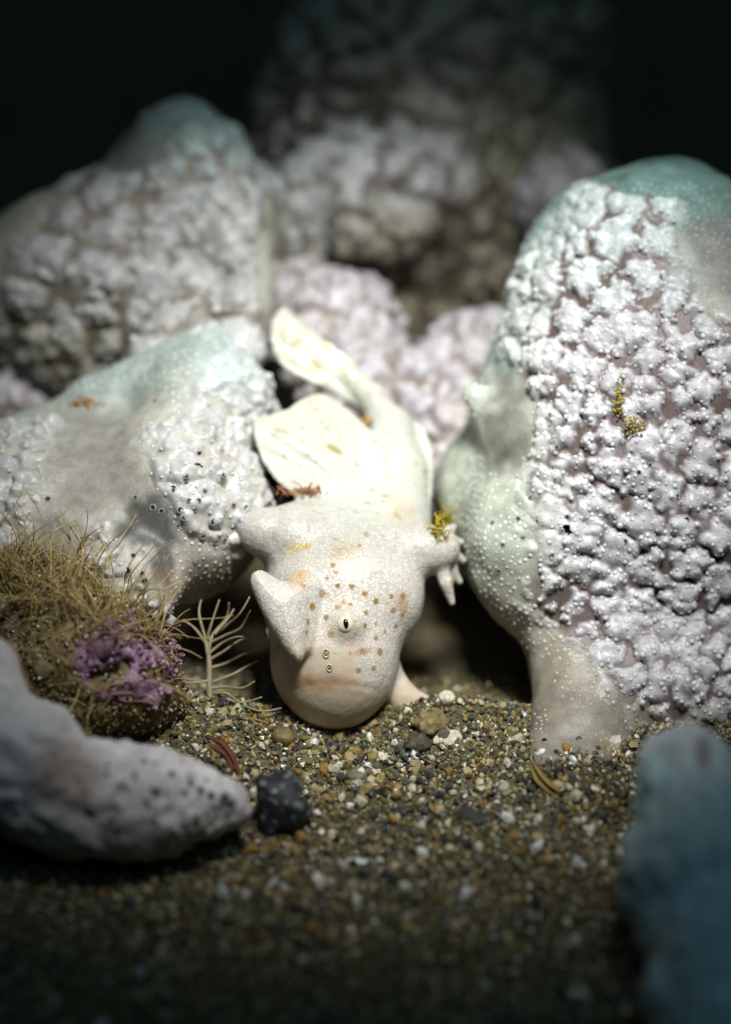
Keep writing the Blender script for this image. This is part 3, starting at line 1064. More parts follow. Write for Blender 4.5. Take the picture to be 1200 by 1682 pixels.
# fin rays
def rays(cx, cy, nr, msk, amp):
    global FV, ray
    a = np.arctan2(FY - cy, FX - cx)
    r_ = np.sin(a * nr)
    FV = FV + FN * (amp * r_ * msk)[:, None]
    ray = np.maximum(ray, msk * (.5 - .5 * r_))
ray = np.zeros(len(FV))
rays(690, 720, 70, sstep(600, 560, FX + .5 * (FY - 600)) * (FY < 660) * (FV[:, 2] > 2.6), .006)
rays(660, 860, 62, sstep(600, 530, FX + .3 * (FY - 750)) * (FY > 640) * (FY < 806) * (FV[:, 2] > 1.35), .004)
rays(620, 780, 40, sstep(668, 690, FX) * (FY > 690) * (FY < 870) * (FV[:, 2] > 1.6), .005)
fc = np.tile(np.array([.515, .51, .465]), (len(FV), 1))
fc = mixc(fc, np.array([.49, .51, .38]), sstep(720, 560, FY + 20 * fbm(FV, 2, 7)) * .6)
nF = fbm(FV, 1.5, 201); nG = fbm(FV, 4, 203)
fc = mixc(fc, np.array([.75, .71, .65]), sstep(850, 980, FY) * .9)  # head paler than the back: skin colour evens out the torch light
fc = mixc(fc, np.array([.58, .60, .44]), ray * .25)
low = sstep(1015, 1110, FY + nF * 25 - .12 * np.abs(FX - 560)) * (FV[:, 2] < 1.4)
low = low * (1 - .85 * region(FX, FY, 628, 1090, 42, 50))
fc = mixc(fc, np.array([.50, .40, .27]), low * .8)  # tan face pigment, deepened for the shade under the head
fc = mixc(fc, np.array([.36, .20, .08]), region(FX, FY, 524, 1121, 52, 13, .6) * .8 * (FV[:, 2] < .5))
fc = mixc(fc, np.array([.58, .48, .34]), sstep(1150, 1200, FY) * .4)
fc = mixc(fc, np.array([.60, .74, .62]), region(FX, FY, 610, 760, 90, 90, .6) * .22)
fc = mixc(fc, np.array([.80, .86, .72]), region(FX, FY, 560, 590, 60, 60, .6) * .3)
def tri(pxy, rx, ry, col, amt, rot=0.0, soft=.35, three=False):
    """pigment patch round a point of the skin"""
    global fc
    c_ = np.where((np.abs(FX - pxy[0]) < 5) & (np.abs(FY - pxy[1]) < 5) & (FN[:, 2] < .1))[0]
    if not len(c_):
        return
    i = c_[FV[c_, 2].argmin()]
    R_ = max(rx, ry, .15) * 1.9
    k_ = np.where(np.abs(FV - FV[i]).max(1) < R_)[0]
    q = FV[k_] - FV[i]
    n = FN[i]
    a = np.array([math.cos(rot), math.sin(rot), 0]); a = a - n * (a @ n); a /= np.linalg.norm(a)
    b = np.cross(n, a)
    t = np.sqrt((q @ a / rx) ** 2 + (q @ b / ry) ** 2 + (q @ n / max(rx, ry, .15)) ** 2) * (1 + .22 * nG[k_])
    fc[k_] = mixc(fc[k_], np.array(col), amt * (1 - sstep(1 - soft, 1 + soft, t)))
TAN = (.42, .25, .10); OCHRE = (.34, .20, .035); OLIVE = (.32, .27, .06); GREY = (.33, .35, .24)
for zx, zy, r in [(558, 465, 11), (485, 497, 12), (545, 533, 12), (490, 577, 15), (635, 540, 16), (697, 577, 12), (540, 640, 13), (592, 612, 12),
                  (630, 625, 10), (705, 670, 13), (752, 615, 12), (485, 695, 13), (440, 640, 16), (420, 715, 16), (510, 792, 14), (702, 750, 14),
                  (755, 720, 9), (800, 762, 11), (755, 795, 11), (685, 857, 14), (775, 860, 14), (650, 705, 8), (745, 965, 11), (670, 980, 11),
                  (395, 530, 15), (840, 680, 14), (830, 610, 12), (885, 600, 13), (885, 700, 12), (625, 885, 10), (520, 435, 13), (670, 335, 9),
                  (415, 790, 14), (650, 800, 8), (850, 760, 9)]:
    r = r / 300 * random.uniform(1.0, 1.3)
    tri((370 + zx / 3, 780 + zy / 3), r, r, OCHRE if random.random() < .6 else TAN, random.uniform(.8, 1.0), 0, .3)
tri((566, 1026), .24, .26, (.60, .62, .47), .6, 0, .5)
tri((485, 943), .17, .30, (.55, .33, .14), .6, -.2, .5)
tri((480, 897), .16, .08, (.55, .42, .15), .7, .2, .4)
tri((500, 893), .06, .06, (.50, .30, .05), .8)
tri((566, 903), .26, .16, TAN, .42, .2, .6); tri((585, 890), .12, .1, TAN, .3)
tri((604, 873), .045, .075, TAN, .7); tri((653, 840), .05, .075, TAN, .5)
tri((660, 830), .32, .3, (.55, .42, .24), .35, 0, .7)
tri((666, 995), .13, .20, (.46, .27, .1), .55, .2, .6); tri((600, 1066), .16, .06, TAN, .5, .2)
tri((553, 734), .165, .075, OLIVE, .85, -.4); tri((531, 689), .06, .05, GREY, .5); tri((562, 711), .04, .03, OLIVE, .5)
tri((480, 710), .09, .035, (.6, .68, .55), .6, -.5); tri((463, 721), .10, .03, (.58, .62, .52), .6, -.6); tri((500, 697), .06, .03, GREY, .5, -.4)
tri((522, 595), .09, .13, OLIVE, .75, .5); tri((492, 560), .05, .05, OLIVE, .6); tri((541, 564), .075, .08, (.62, .64, .20), .65)
tri((497, 540), .05, .04, OLIVE, .5); tri((489, 600), .05, .05, GREY, .5); tri((472, 575), .05, .05, GREY, .5); tri((562, 613), .04, .05, OLIVE, .5)
tri((541, 627), .04, .03, OLIVE, .6); tri((498, 578), .10, .06, (.66, .76, .60), .5, -.6)
tri((702, 772), .055, .10, OLIVE, .7); tri((686, 757), .035, .035, OLIVE, .6); tri((681, 727), .04, .04, OLIVE, .5)
tri((632, 745), .03, .04, OLIVE, .5); tri((637, 765), .03, .03, OLIVE, .6); tri((515, 758), .02, .02, (.05, .05, .05), .9)
for q_ in ((748, 882), (752, 905), (750, 930), (746, 952), (738, 978), (728, 885)):
    tri(q_, .05, .035, (.45, .34, .06), .8)
tri((452, 1060), .05, .05, (.25, .36, .12), .7); tri((498, 1084), .05, .05, OLIVE, .8)
g_ = np.random.default_rng(77)
for _ in range(130):
    x, y = g_.uniform(440, 690), g_.uniform(530, 900)
    r = g_.uniform(.014, .034)
    tri((x, y), r * 1.7, r, (.33, .33, .19), .6, -.5)
for _ in range(75):
    x, y = g_.uniform(440, 700), g_.uniform(880, 1100)
    r = g_.uniform(.014, .032)
    tri((x, y), r, r, (.48, .33, .14), g_.uniform(.3, .7))
for _ in range(26):
    x, y = g_.uniform(440, 700), g_.uniform(850, 1180)
    tri((x, y), g_.uniform(.10, .24), g_.uniform(.08, .2), [(.58, .44, .33), (.56, .60, .47), (.62, .50, .42), (.72, .70, .66)][g_.integers(4)], g_.uniform(.2, .45), g_.uniform(0, 3), .8)
for x, y, rx, ry in [(470, 705, .12, .03), (448, 712, .08, .025), (500, 720, .06, .03), (520, 668, .05, .03), (540, 700, .05, .03), (575, 690, .04, .03),
                     (590, 760, .05, .03), (560, 790, .05, .03), (610, 800, .05, .035), (620, 720, .04, .05), (505, 745, .05, .02), (480, 560, .04, .06)]:
    tri((x, y), rx, ry, (.31, .32, .16), .7, -.5)
fine = sstep(780, 900, FY) * (1 - low) * sstep(1.9, 1.2, FV[:, 2])
fine = np.maximum(fine, .15)
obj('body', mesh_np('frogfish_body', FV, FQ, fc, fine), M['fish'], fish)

def ball(c, r, n, name, m, parent, col=None, seg=20, ring=12, rot=0.0):
    """ellipsoid of radii r (across, up, outwards) facing the local direction n"""
    n = np.asarray(n) / np.linalg.norm(n)
    a = np.array([math.cos(rot), math.sin(rot), 0]); a = a - n * (a @ n); a /= np.linalg.norm(a)
    b = np.cross(n, a)
    th = np.linspace(0, math.pi, ring + 1); ph = np.arange(seg) * 2 * math.pi / seg
    V = np.array([[math.sin(t) * math.cos(p_), math.sin(t) * math.sin(p_), math.cos(t)] for t in th for p_ in ph])
    F = np.array([(i * seg + j, i * seg + (j + 1) % seg, (i + 1) * seg + (j + 1) % seg, (i + 1) * seg + j) for i in range(ring) for j in range(seg)])
    P = c + V[:, :1] * r[0] * a + V[:, 1:2] * r[1] * b + V[:, 2:3] * r[2] * n
    cc = None if col is None else np.tile(np.array(col), (len(P), 1))
    return obj(name, mesh_np(name, P, F[:, ::-1], cc), m, parent)

def ring(c, n, R, r, name, m, parent, col):
    n = np.asarray(n) / np.linalg.norm(n)
    a = np.array([1., .2, 0]); a = a - n * (a @ n); a /= np.linalg.norm(a); b = np.cross(n, a)
    K, S = 18, 8
    P, F = [], []
    for i in range(K):
        t = i * 2 * math.pi / K
        e = math.cos(t) * a * .8 + math.sin(t) * b
        for j in range(S):
            s_ = j * 2 * math.pi / S
            P.append(c + e * (R + r * math.cos(s_)) + n * r * 1.3 * math.sin(s_))
            F.append((i * S + j, ((i + 1) % K) * S + j, ((i + 1) % K) * S + (j + 1) % S, i * S + (j + 1) % S))
    return obj(name, mesh_np(name, np.array(P), np.array(F), np.tile(np.array(col), (len(P), 1))), m, parent)

i = front_hit(FV, FN, [568], [1028], 8)[0]
en = FN[i] * .7 + np.array([.15, .25, -1]) * .6
en /= np.linalg.norm(en)
ec = FV[i] - en * .095
eye = ball(ec, (.15, .16, .14), en, 'eye', M['eye'], fish, (.64, .62, .50))
ball(ec + en * .125 + np.array([-.0, 0, 0]), (.044, .080, .032), en, 'pupil', M['black'], eye, rot=.15)
# the other eye, at the left outline of the head
j = np.where((np.abs(FX - 436) < 9) & (np.abs(FY - 1046) < 8))[0]
j = j[FV[j, 0].argmin()]
n2 = FN[j]
eye2 = ball(FV[j] - n2 * .10, (.16, .16, .16), n2, 'eye', M['eye'], fish, (.60, .60, .46))
ball(FV[j] + n2 * .035, (.055, .08, .045), n2 + np.array([0, 0, -.4]), 'pupil', M['black'], eye2)
for x, y, R in [(534, 1073, .066), (541, 1097, .055)]:
    i = front_hit(FV, FN, [x], [y], 2.5)[0]
    ring(FV[i] + FN[i] * .008, FN[i], R, .013, 'nostril', M['eye'], fish, (.56, .47, .34))
    ball(FV[i] - FN[i] * .01, (R * .7, R * .8, .025), FN[i], 'nostril_pit', M['crust'], fish, (.30, .20, .11), 10, 6)
# ------------------------------------------------------------------ sponges in the foreground
def make_sponge(name, fn, lo, hi, h, colfn, label, base, pores=(), lv=1):
    root = empty(name, W3(*base))
    tag(root, label, 'sponge')
    V, Q = surface_nets(fn, lo, hi, h)
    for _ in range(lv):
        V = project(fn, V, 1); V, Q = subdivide(V, Q)
    V = project(fn, V, 2)
    N = normals(fn, V, .03)
    X, Y = px(V)
    obj('skin', mesh_np('skin', V, Q, colfn(V, X, Y)), M['sponge'], root)
    for q, i in zip(pores, front_hit(V, N, [q[0] for q in pores], [q[1] for q in pores], 8)):
        if i >= 0:
            put_pore(root, V[i], N[i], q[2])
    return root

def sdf_sp1(p):
    d = ellp(p, 190, 1318, -3.2, 1.75, .98, 1.0)
    d = smin(d, ellp(p, 340, 1322, -3.0, .62, .46, .6), .35)
    d = smin(d, ellp(p, 20, 1240, -3.4, 1.2, 1.05, 1.0), .6)
    d = smin(d, ellp(p, -25, 1130, -3.2, .62, .92, .8), .4)
    return d - .20 * fbm(p, 1.3, 301) - .09 * fbm(p, 3.2, 302)
def col_sp1(V, X, Y):
    n = fbm(V, 1.5, 305)
    c = np.tile(np.array([.80, .77, .78]), (len(V), 1))
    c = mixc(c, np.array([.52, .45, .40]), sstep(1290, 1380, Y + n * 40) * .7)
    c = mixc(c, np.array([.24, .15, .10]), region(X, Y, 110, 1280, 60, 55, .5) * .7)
    return np.clip(c * (1 + .2 * n[:, None]), .01, .9)
g_ = np.random.default_rng(31)
SP1 = [(287, 1265, .055), (320, 1278, .05), (335, 1290, .05), (354, 1299, .055), (375, 1313, .06), (385, 1328, .06), (310, 1295, .04), (265, 1304, .045),
       (330, 1338, .05), (345, 1345, .035), (363, 1345, .04), (377, 1344, .035), (305, 1362, .04), (282, 1375, .05), (197, 1285, .04), (215, 1290, .03),
       (240, 1245, .03), (250, 1330, .03), (142, 1345, .04), (345, 1275, .03), (180, 1250, .03), (225, 1265, .03)]
SP1 += [(g_.uniform(170, 390), g_.uniform(1240, 1380), g_.uniform(.012, .034)) for _ in range(70)]
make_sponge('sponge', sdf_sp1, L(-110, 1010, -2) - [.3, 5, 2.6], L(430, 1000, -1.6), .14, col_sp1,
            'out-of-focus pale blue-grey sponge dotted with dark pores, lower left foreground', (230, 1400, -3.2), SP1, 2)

def sdf_sp2(p):
    d = ellp(p, 1135, 1310, -5.0, .90, 1.2, .9)
    d = smin(d, ellp(p, 1165, 1440, -5.6, 1.45, 1.6, 1.1), .6)
    d = smin(d, ellp(p, 1175, 1650, -6.8, 1.15, 1.6, 1.2), .7)
    return d - .18 * fbm(p, 1.1, 311) - .11 * fbm(p, 2.6, 312) - .03 * fbm(p, 7, 313)
def col_sp2(V, X, Y):
    n = fbm(V, 1.4, 315)
    c = np.tile(np.array([.62, .80, .84]), (len(V), 1))
    c = mixc(c, np.array([.78, .82, .84]), sstep(1300, 1200, Y + n * 40) * .8)  # paler top: torch spill put into the colour
    c = mixc(c, np.array([.26, .48, .52]), sstep(0, .6, n) * .6)
    c = mixc(c, np.array([.20, .14, .16]), region(X, Y, 1155, 1235, 14, 26, .5) * .8)
    return np.clip(c * (1 + .2 * n[:, None]), .01, .9)
make_sponge('sponge', sdf_sp2, L(990, 1170, -4) - [.3, 6.2, 4.4], L(1370, 1150, -3.6), .16, col_sp2,
            'out-of-focus blue-green sponge standing at the lower right edge', (1160, 1600, -6.5), (), 2)

# ------------------------------------------------------------------ rubble mound at the left with turf, crust and hydroid
def sdf_mound(p):
    d = ellp(p, 130, 1100, -.4, 1.55, 1.25, 1.2)
    d = smin(d, ellp(p, 30, 1000, .1, 1.3, .95, 1.1), .5)
    d = smin(d, ellp(p, 235, 1135, -.5, .62, .75, .75), .3)
    return d - .16 * fbm(p, 1.8, 321) - .06 * fbm(p, 5, 322)
mound = empty('rubble_rock', W3(140, 1220, .3))
tag(mound, 'brown rubble rock overgrown with turf and a pink crust, left of the frogfish', 'rock')
MV, MQ = surface_nets(sdf_mound, L(-140, 880, 0) - [.2, 4, 2.2], L(330, 880, 1.7), .15)
for _ in range(2):
    MV = project(sdf_mound, MV, 1); MV, MQ = subdivide(MV, MQ)
MV = project(sdf_mound, MV, 2); MN = normals(sdf_mound, MV, .03); MX, MY = px(MV)
nm = fbm(MV, 2.2, 325)
mc = np.tile(np.array([.16, .125, .05]), (len(MV), 1))
mc = mixc(mc, np.array([.10, .05, .045]), sstep(0, .5, nm) * .7)
mc = np.clip(mc * (1 + .4 * fbm(MV, 6, 326)[:, None]), .01, .9)
obj('rock', mesh_np('rock', MV, MQ, mc), M['stone'], mound)
# pink coralline crust: a lumpy sheet on the rock
cm = np.maximum(region(MX, MY, 205, 1085, 80, 72, .5), region(MX, MY, 235, 1130, 42, 30, .5) * .9) + .35 * fbm(MV, 4.5, 327)
cm *= MN[:, 2] < .3
cm -= .55 * sstep(.0, .5, fbm(MV, 3.2, 330))
keep = MQ[(cm[MQ] > .5).all(1)]
lab = np.arange(len(MV))
for _ in range(200):
    mn = lab[keep].min(1)
    l2 = lab.copy()
    for c_ in range(4):
        np.minimum.at(l2, keep[:, c_], mn)
    if (l2 == lab).all():
        break
    lab = l2
ids, cnt = np.unique(lab[keep[:, 0]], return_counts=True)
for id_ in ids[cnt > 40]:
    u, inv = np.unique(keep[lab[keep[:, 0]] == id_], return_inverse=True)
    th = .05 * sstep(.45, .7, cm[u]) + (.10 * sstep(-.3, .5, fbm(MV[u], 5, 328)) + .10 * (1 - worley(MV[u], 6, 331))) * sstep(.5, .8, cm[u])
    ccol = mixc(np.tile(np.array([.34, .20, .31]), (len(u), 1)), np.array([.11, .055, .075]), sstep(-.3, .4, fbm(MV[u], 3.5, 329)))
    obj('coralline_crust', mesh_np('coralline_crust', MV[u] + MN[u] * (th - .005)[:, None], inv.reshape(-1, 4), ccol), M['crust'], mound)
nod = np.where((cm > .45) & (MN[:, 2] < .3))[0]
nod = rng.choice(nod, 420)
R = rng.uniform(.018, .055, len(nod))
bv, bf = blobs(MV[nod] + MN[nod] * (.05 + .10 * rng.random((len(nod), 1))), R, (.6, 1.1), .3)
npal = np.array([(.38, .23, .34), (.26, .13, .23), (.44, .32, .38), (.18, .09, .12), (.30, .22, .14)])
o = obj('coralline_nodules', mesh_np('coralline_nodules', bv, bf, np.repeat(npal[rng.choice(5, len(nod))], 12, 0)), M['crust'], mound)
tag(o, kind='stuff')
# grit caught on the rock
pid = np.where((MN[:, 2] < .4) & (cm < .5))[0]
pid = rng.choice(pid, 2600)
R = rng.uniform(.02, .06, len(pid))
bv, bf = blobs(MV[pid] + MN[pid] * (R * .3)[:, None], R, (.5, 1), .25)
pal = np.array([(.22, .17, .07), (.14, .10, .04), (.32, .26, .14), (.06, .05, .04), (.26, .15, .05), (.44, .40, .30)])
o = obj('grit', mesh_np('grit', bv, bf, np.repeat(pal[rng.choice(6, len(pid), p=[.3, .25, .15, .15, .1, .05])], 12, 0), smooth=False), M['grain'], mound)
tag(o, kind='stuff')

def strand_mesh(name, length, bend, r0, r1, col, ann=0, seg=10, sides=5, curl=0.0):
    t = np.linspace(0, 1, seg)
    P = np.stack([bend * t ** 2 * length, curl * np.sin(t * 5) * length * .12, t * length * (1 - .25 * abs(bend) * t)], 1)
    rr = r0 + (r1 - r0) * t
    if ann:
        rr = rr * (1 + .16 * np.sin(t * ann * 2 * math.pi))
    V, F = tube(P, rr, sides)
    c = np.tile(np.array(col), (len(V), 1))
    return mesh_np(name, V, F, c, world=True)

TURF = [strand_mesh('filament', l, b, .014, .005, c, curl=q) for l, b, c, q in
        [(.8, .5, (.60, .47, .20), .3), (1.0, .8, (.54, .42, .17), .5), (.6, .3, (.66, .52, .24), .2), (.9, -.6, (.44, .33, .13), .6),
         (.7, .9, (.50, .38, .17), -.4), (1.15, .4, (.42, .31, .12), .8)]]
def plant_strand(parent, name, me, p, direction, twist, sc):
    o = bpy.data.objects.new(name, me)
    C.objects.link(o)
    o.parent = parent
    o.matrix_parent_inverse = Matrix.Translation(-parent.location)
    o.location = p
    q = Vector(direction).normalized().to_track_quat('Z', 'Y') @ Matrix.Rotation(twist, 4, 'Z').to_quaternion()
    o.rotation_euler = q.to_euler()
    o.scale = (sc, sc, sc)
    return o
for me in TURF:
    me.materials.append(M['alga'])
def turf(label, xs, ys, n, seed, base):
    root = empty('turf_alga', W3(*base))
    tag(root, label, 'seaweed')
    g = np.random.default_rng(seed)
    x = g.uniform(*xs, n * 3); y = g.uniform(*ys, n * 3)
    k = 0
    for i in front_hit(MV, MN, x, y, 6):
        if i < 0 or k >= n:
            continue
        k += 1
        nw = MN[i] @ BASIS
        d = nw * .7 + np.array([g.normal(.1, .5), g.normal(-.1, .4), 1.0 + g.normal(0, .2)])
        plant_strand(root, 'filament', TURF[g.integers(len(TURF))], Vector(to_world(MV[i] - MN[i] * .03)), d, g.uniform(0, 6.28), g.uniform(.6, 1.3))
turf('golden-brown tuft of hair-like turf on the rubble rock at the left edge', (-10, 130), (880, 1020), 190, 5, (60, 960, .3))
turf('brown filament tuft drooping above the pink crust', (120, 285), (915, 1060), 160, 6, (210, 1000, 0))
turf('sparse brown filaments low on the rubble rock above the pale blue sponge', (60, 300), (1090, 1190), 26, 8, (180, 1160, -.2))

# hydroid between the rock and the fish
hyd = empty('hydroid', W3(345, 1165, .5))
tag(hyd, 'pale translucent branching hydroid with long arms beside the frogfish jaw', 'hydroid')
HC = (.28, .24, .15)
def arm(pts, r0, r1, name='branch', ann=14):
    P = catmull(np.array([L(*q) for q in pts]), 8, False)
    t = np.linspace(0, 1, len(P))
    V, F = tube(P, (r0 + (r1 - r0) * t) * (1 + .10 * np.sin(t * ann * 6.28)), 7)
    return obj(name, mesh_np(name, V, F, np.tile(np.array(HC), (len(V), 1))), M['alga'], hyd)
arm([(352, 1200, .3), (344, 1140, .4), (343, 1085, .45), (337, 1050, .5)], .07, .035, 'stem')
for pts in [[(338, 1056, .5), (346, 1025, .5), (360, 985, .4)], [(339, 1052, .5), (370, 1030, .4), (395, 1005, .3), (410, 980, .2)],
            [(340, 1058, .5), (372, 1042, .35), (398, 1030, .3), (411, 1002, .2)], [(341, 1075, .45), (362, 1055, .3), (385, 1048, .2), (400, 1046, .1)],
            [(341, 1085, .45), (366, 1068, .5), (392, 1055, .4), (420, 1048, .35)], [(342, 1098, .4), (372, 1086, .6), (400, 1072, .6), (428, 1066, .5)],
            [(345, 1130, .4), (370, 1128, .3), (395, 1129, .2), (418, 1119, .1)], [(348, 1145, .35), (385, 1155, .2), (425, 1166, .1), (462, 1163, .0)],
            [(349, 1150, .35), (385, 1172, .2), (415, 1180, 0), (440, 1188, -.1)], [(338, 1058, .5), (322, 1035, .5), (300, 1018, .5)],
            [(350, 1120, .4), (380, 1105, .5), (405, 1098, .5), (424, 1085, .45)], [(346, 1140, .4), (372, 1142, .2), (398, 1150, .1), (430, 1145, .05)],
            [(341, 1078, .45), (352, 1040, .6), (372, 1012, .7), (376, 990, .7)],
            [(338, 1052, .5), (325, 1010, .6), (330, 985, .6)], [(343, 1118, .4), (316, 1125, .3), (292, 1120, .2)],
            [(352, 1042, .45), (376, 1018, .5), (384, 1000, .5)]]:
    pts = [pts[0]] + [(x + random.uniform(-4, 4), y + random.uniform(-4, 4), w + random.uniform(-.15, .15)) for x, y, w in pts[1:-1]] + [pts[-1]]
    arm(pts, .030, .013)
# ------------------------------------------------------------------ stones, shells and loose bits on the sand
def on_ground(x, y):
    w = (1210 - y) / 100 * 1.7
    for _ in range(40):
        p = to_world(L(x, y, w))
        w += (p[2] - float(ground_z(np.array(p[0]), np.array(p[1])))) * .9
    return to_world(L(x, y, w))

def rock_mesh(name, r, col, seed, rough=.18, facets=0, specks=None, smooth=True):
    n = 24
    V, Q = surface_nets(lambda p: ell(p, np.zeros(3), r) - rough * min(r) * fbm(p / min(r), 1.5, seed, 3)
                        , -np.array(r) * 1.35, np.array(r) * 1.35, max(r) * 2.7 / n)
    if facets:
        g = np.random.default_rng(seed)
        for _ in range(facets):
            nn = g.normal(size=3); nn /= np.linalg.norm(nn)
            dist = (V * nn).sum(1); lim = .62 * np.abs(nn * np.array(r)).max() * g.uniform(.8, 1.1)
            V = V - np.maximum(dist - lim, 0)[:, None] * nn
    c = np.tile(np.array(col), (len(V), 1)) * (1 + .25 * fbm(V / max(r), 4, seed + 3)[:, None])
    if specks is not None:
        s_ = worley(V / max(r), 5, seed)
        c = mixc(c, np.array(specks), 1 - sstep(.2, .32, s_))
    return mesh_np(name, V, Q, np.clip(c, .005, .9), smooth=smooth, world=True)

def loose(name, x, y, r, col, label, cat, rot=(0, 0, 0), sink=.3, m='stone', **kw):
    p = on_ground(x, y + 100 * r[2] * .5)
    o = obj(name, rock_mesh(name, r, col, int(x + y), **kw), M[m], None, Vector(p) + Vector((0, 0, r[2] * (1 - sink))))
    o.rotation_euler = rot
    return tag(o, label, cat)

dark = loose('dark_stone', 450, 1330, (.52, .46, .50), (.022, .027, .035), 'round blue-black stone with white specks at the tip of the pale sponge', 'stone', sink=.15, rough=.5, facets=4, specks=(.42, .44, .44))
loose('pebble', 686, 1222, (.22, .20, .17), (.07, .06, .035), 'round dark brown pebble right of the frogfish chin', 'pebble', rough=.5, sink=.45)
loose('pebble', 704, 1186, (.28, .26, .19), (.20, .16, .07), 'ochre gritty pebble behind the frogfish chin, beside its foot', 'pebble', rough=.7, sink=.5)
loose('pebble', 465, 1212, (.20, .18, .16), (.17, .13, .05), 'small olive-brown pebble below the left of the jaw', 'pebble')
loose('pebble', 585, 1275, (.17, .14, .11), (.15, .17, .09), 'small greenish pebble in front of the frogfish', 'pebble')
loose('pebble', 733, 1148, (.15, .13, .13), (.60, .57, .46), 'cream quartz pebble in the shadow right of the frogfish foot', 'pebble')
loose('slate_chip', 775, 1345, (.44, .20, .07), (.035, .038, .035), 'thin dark slate chip lying in the sand', 'stone chip', (.15, .1, -.3), facets=5)
loose('shell_shard', 625, 1242, (.30, .15, .04), (.66, .62, .48), 'broken cream shell shard just in front of the chin', 'shell', (.35, .2, -.3), facets=6, smooth=False)
loose('shell_shard', 590, 1414, (.36, .08, .05), (.66, .68, .66), 'long white shell splinter on the dim sand', 'shell', (0, .05, -.08), facets=5, smooth=False)
loose('shell_shard', 967, 1368, (.07, .20, .05), (.72, .68, .58), 'upright white shell splinter near the blue-green sponge', 'shell', (.9, 0, -.5), facets=5, smooth=False)
loose('shell_shard', 885, 1348, (.13, .10, .08), (.66, .62, .56), 'blocky white shell chip right of the sand patch', 'shell', (.2, .1, .4), facets=7, smooth=False)
loose('shell_shard', 765, 1468, (.20, .12, .07), (.62, .66, .66), 'blurred white shell chip in the lower middle of the sand', 'shell', (.1, .1, .6), facets=6, smooth=False)
loose('shell_shard', 465, 1456, (.12, .10, .07), (.70, .74, .76), 'tiny bluish-white chip below the dark stone', 'shell', (.1, .3, .6), facets=6, smooth=False)
loose('shell_shard', 612, 1270, (.16, .10, .05), (.60, .55, .42), 'small cream chip below the broken shell shard', 'shell', (.2, .2, .9), facets=6, smooth=False)
loose('shell_shard', 740, 1212, (.34, .16, .06), (.52, .48, .38), 'flat beige shell plate beside the dark brown pebble', 'shell', (.25, -.1, .1), facets=6, smooth=False)
loose('shell_shard', 232, 1600, (.10, .09, .07), (.55, .62, .68), 'lone pale chip in the dark lower left corner', 'shell', facets=6, smooth=False)

# coarse grains, counted one by one
GR = {'pale': [], 'dark': [], 'amber': []}
GCOL = {'pale': [(.62, .58, .48), (.50, .46, .33), (.70, .70, .66)], 'dark': [(.04, .045, .05), (.08, .085, .075), (.12, .12, .10)],
        'amber': [(.34, .20, .05), (.26, .19, .07), (.36, .28, .12)]}
for k in GR:
    for c in GCOL[k]:
        for v_ in range(2):
            g = rng.uniform(-1, 1, (12, 1))
            me = mesh_np('coarse_grain', ICO_V * (1 + .25 * g) * np.array([1, .8, .62]), ICO_F, np.tile(np.array(c), (12, 1)), smooth=False, world=True)
            me.materials.append(M['grain']); GR[k].append(me)
GLAB = {'pale': ('pale cream coarse grain scattered over the lit sand', 'pale coarse grains on the sand'),
        'dark': ('black or dark grey coarse grain scattered over the lit sand', 'dark coarse grains on the sand'),
        'amber': ('amber-brown coarse grain scattered over the lit sand', 'amber coarse grains on the sand')}
g_ = np.random.default_rng(9)
for k, n in (('pale', 64), ('dark', 80), ('amber', 70)):
    for _ in range(n):
        x, y = g_.uniform(-2.6, 4.2), -2.0 - 5.2 * g_.random() ** 1.4
        if x < -1.0 and y > -3.6:
            x += 1.8
        r = .055 + .10 * g_.random() ** 2.2
        o = bpy.data.objects.new('coarse_grain', GR[k][g_.integers(len(GR[k]))])
        C.objects.link(o)
        o.location = (x, y, float(ground_z(np.array(x), np.array(y))) + .05 + r * .3)
        o.rotation_euler = tuple(g_.uniform(-3, 3, 3)); o.scale = (r, r, r)
        tag(o, GLAB[k][0], 'grain', GLAB[k][1])

# brown two-pronged scrap of seaweed leaning on the colony stalk
def blade(name, pts, width, col, label, cat, thick=.02, m='alga'):
    P = catmull(np.array([L(*q) for q in pts]), 6, False)
    n = len(P); T = np.gradient(P, axis=0); T /= np.linalg.norm(T, axis=1, keepdims=True)
    B = np.cross(T, np.array([.1, .3, -1.])); B /= np.linalg.norm(B, axis=1, keepdims=True)
    Nn = np.cross(B, T)
    wd = np.interp(np.linspace(0, 1, n), np.linspace(0, 1, len(width)), width)[:, None]
    V = np.concatenate([P - B * wd + Nn * thick * .3, P + Nn * thick, P + B * wd + Nn * thick * .3, P - Nn * thick])
    F = []
    for i in range(n - 1):
        for k in range(4):
            a, b = k * n + i, ((k + 1) % 4) * n + i
            F.append((a, a + 1, b + 1, b))
    return obj(name, mesh_np(name, V, np.array(F), np.tile(np.array(col), (len(V), 1))), M[m])
frag = empty('seaweed_scrap', W3(895, 1280, -1.2))
tag(frag, 'amber two-pronged scrap of seaweed lying against the foot of the big colony', 'seaweed')
for pts, wd in (([(872, 1248, -1.5), (890, 1275, -1.6), (912, 1296, -1.75), (935, 1308, -1.9)], [.02, .06, .035, .01]),
                ([(870, 1252, -1.5), (880, 1280, -1.6), (900, 1300, -1.75), (918, 1310, -1.9)], [.02, .05, .03, .01])):
    o = blade('frond', pts, wd, (.24, .16, .04), None, None); o.parent = frag; o.matrix_parent_inverse = Matrix.Translation(-frag.location)
red = empty('red_weed', W3(360, 1230, -.8))
tag(red, 'short red-brown weed strip along the top of the pale blue sponge tip', 'seaweed')
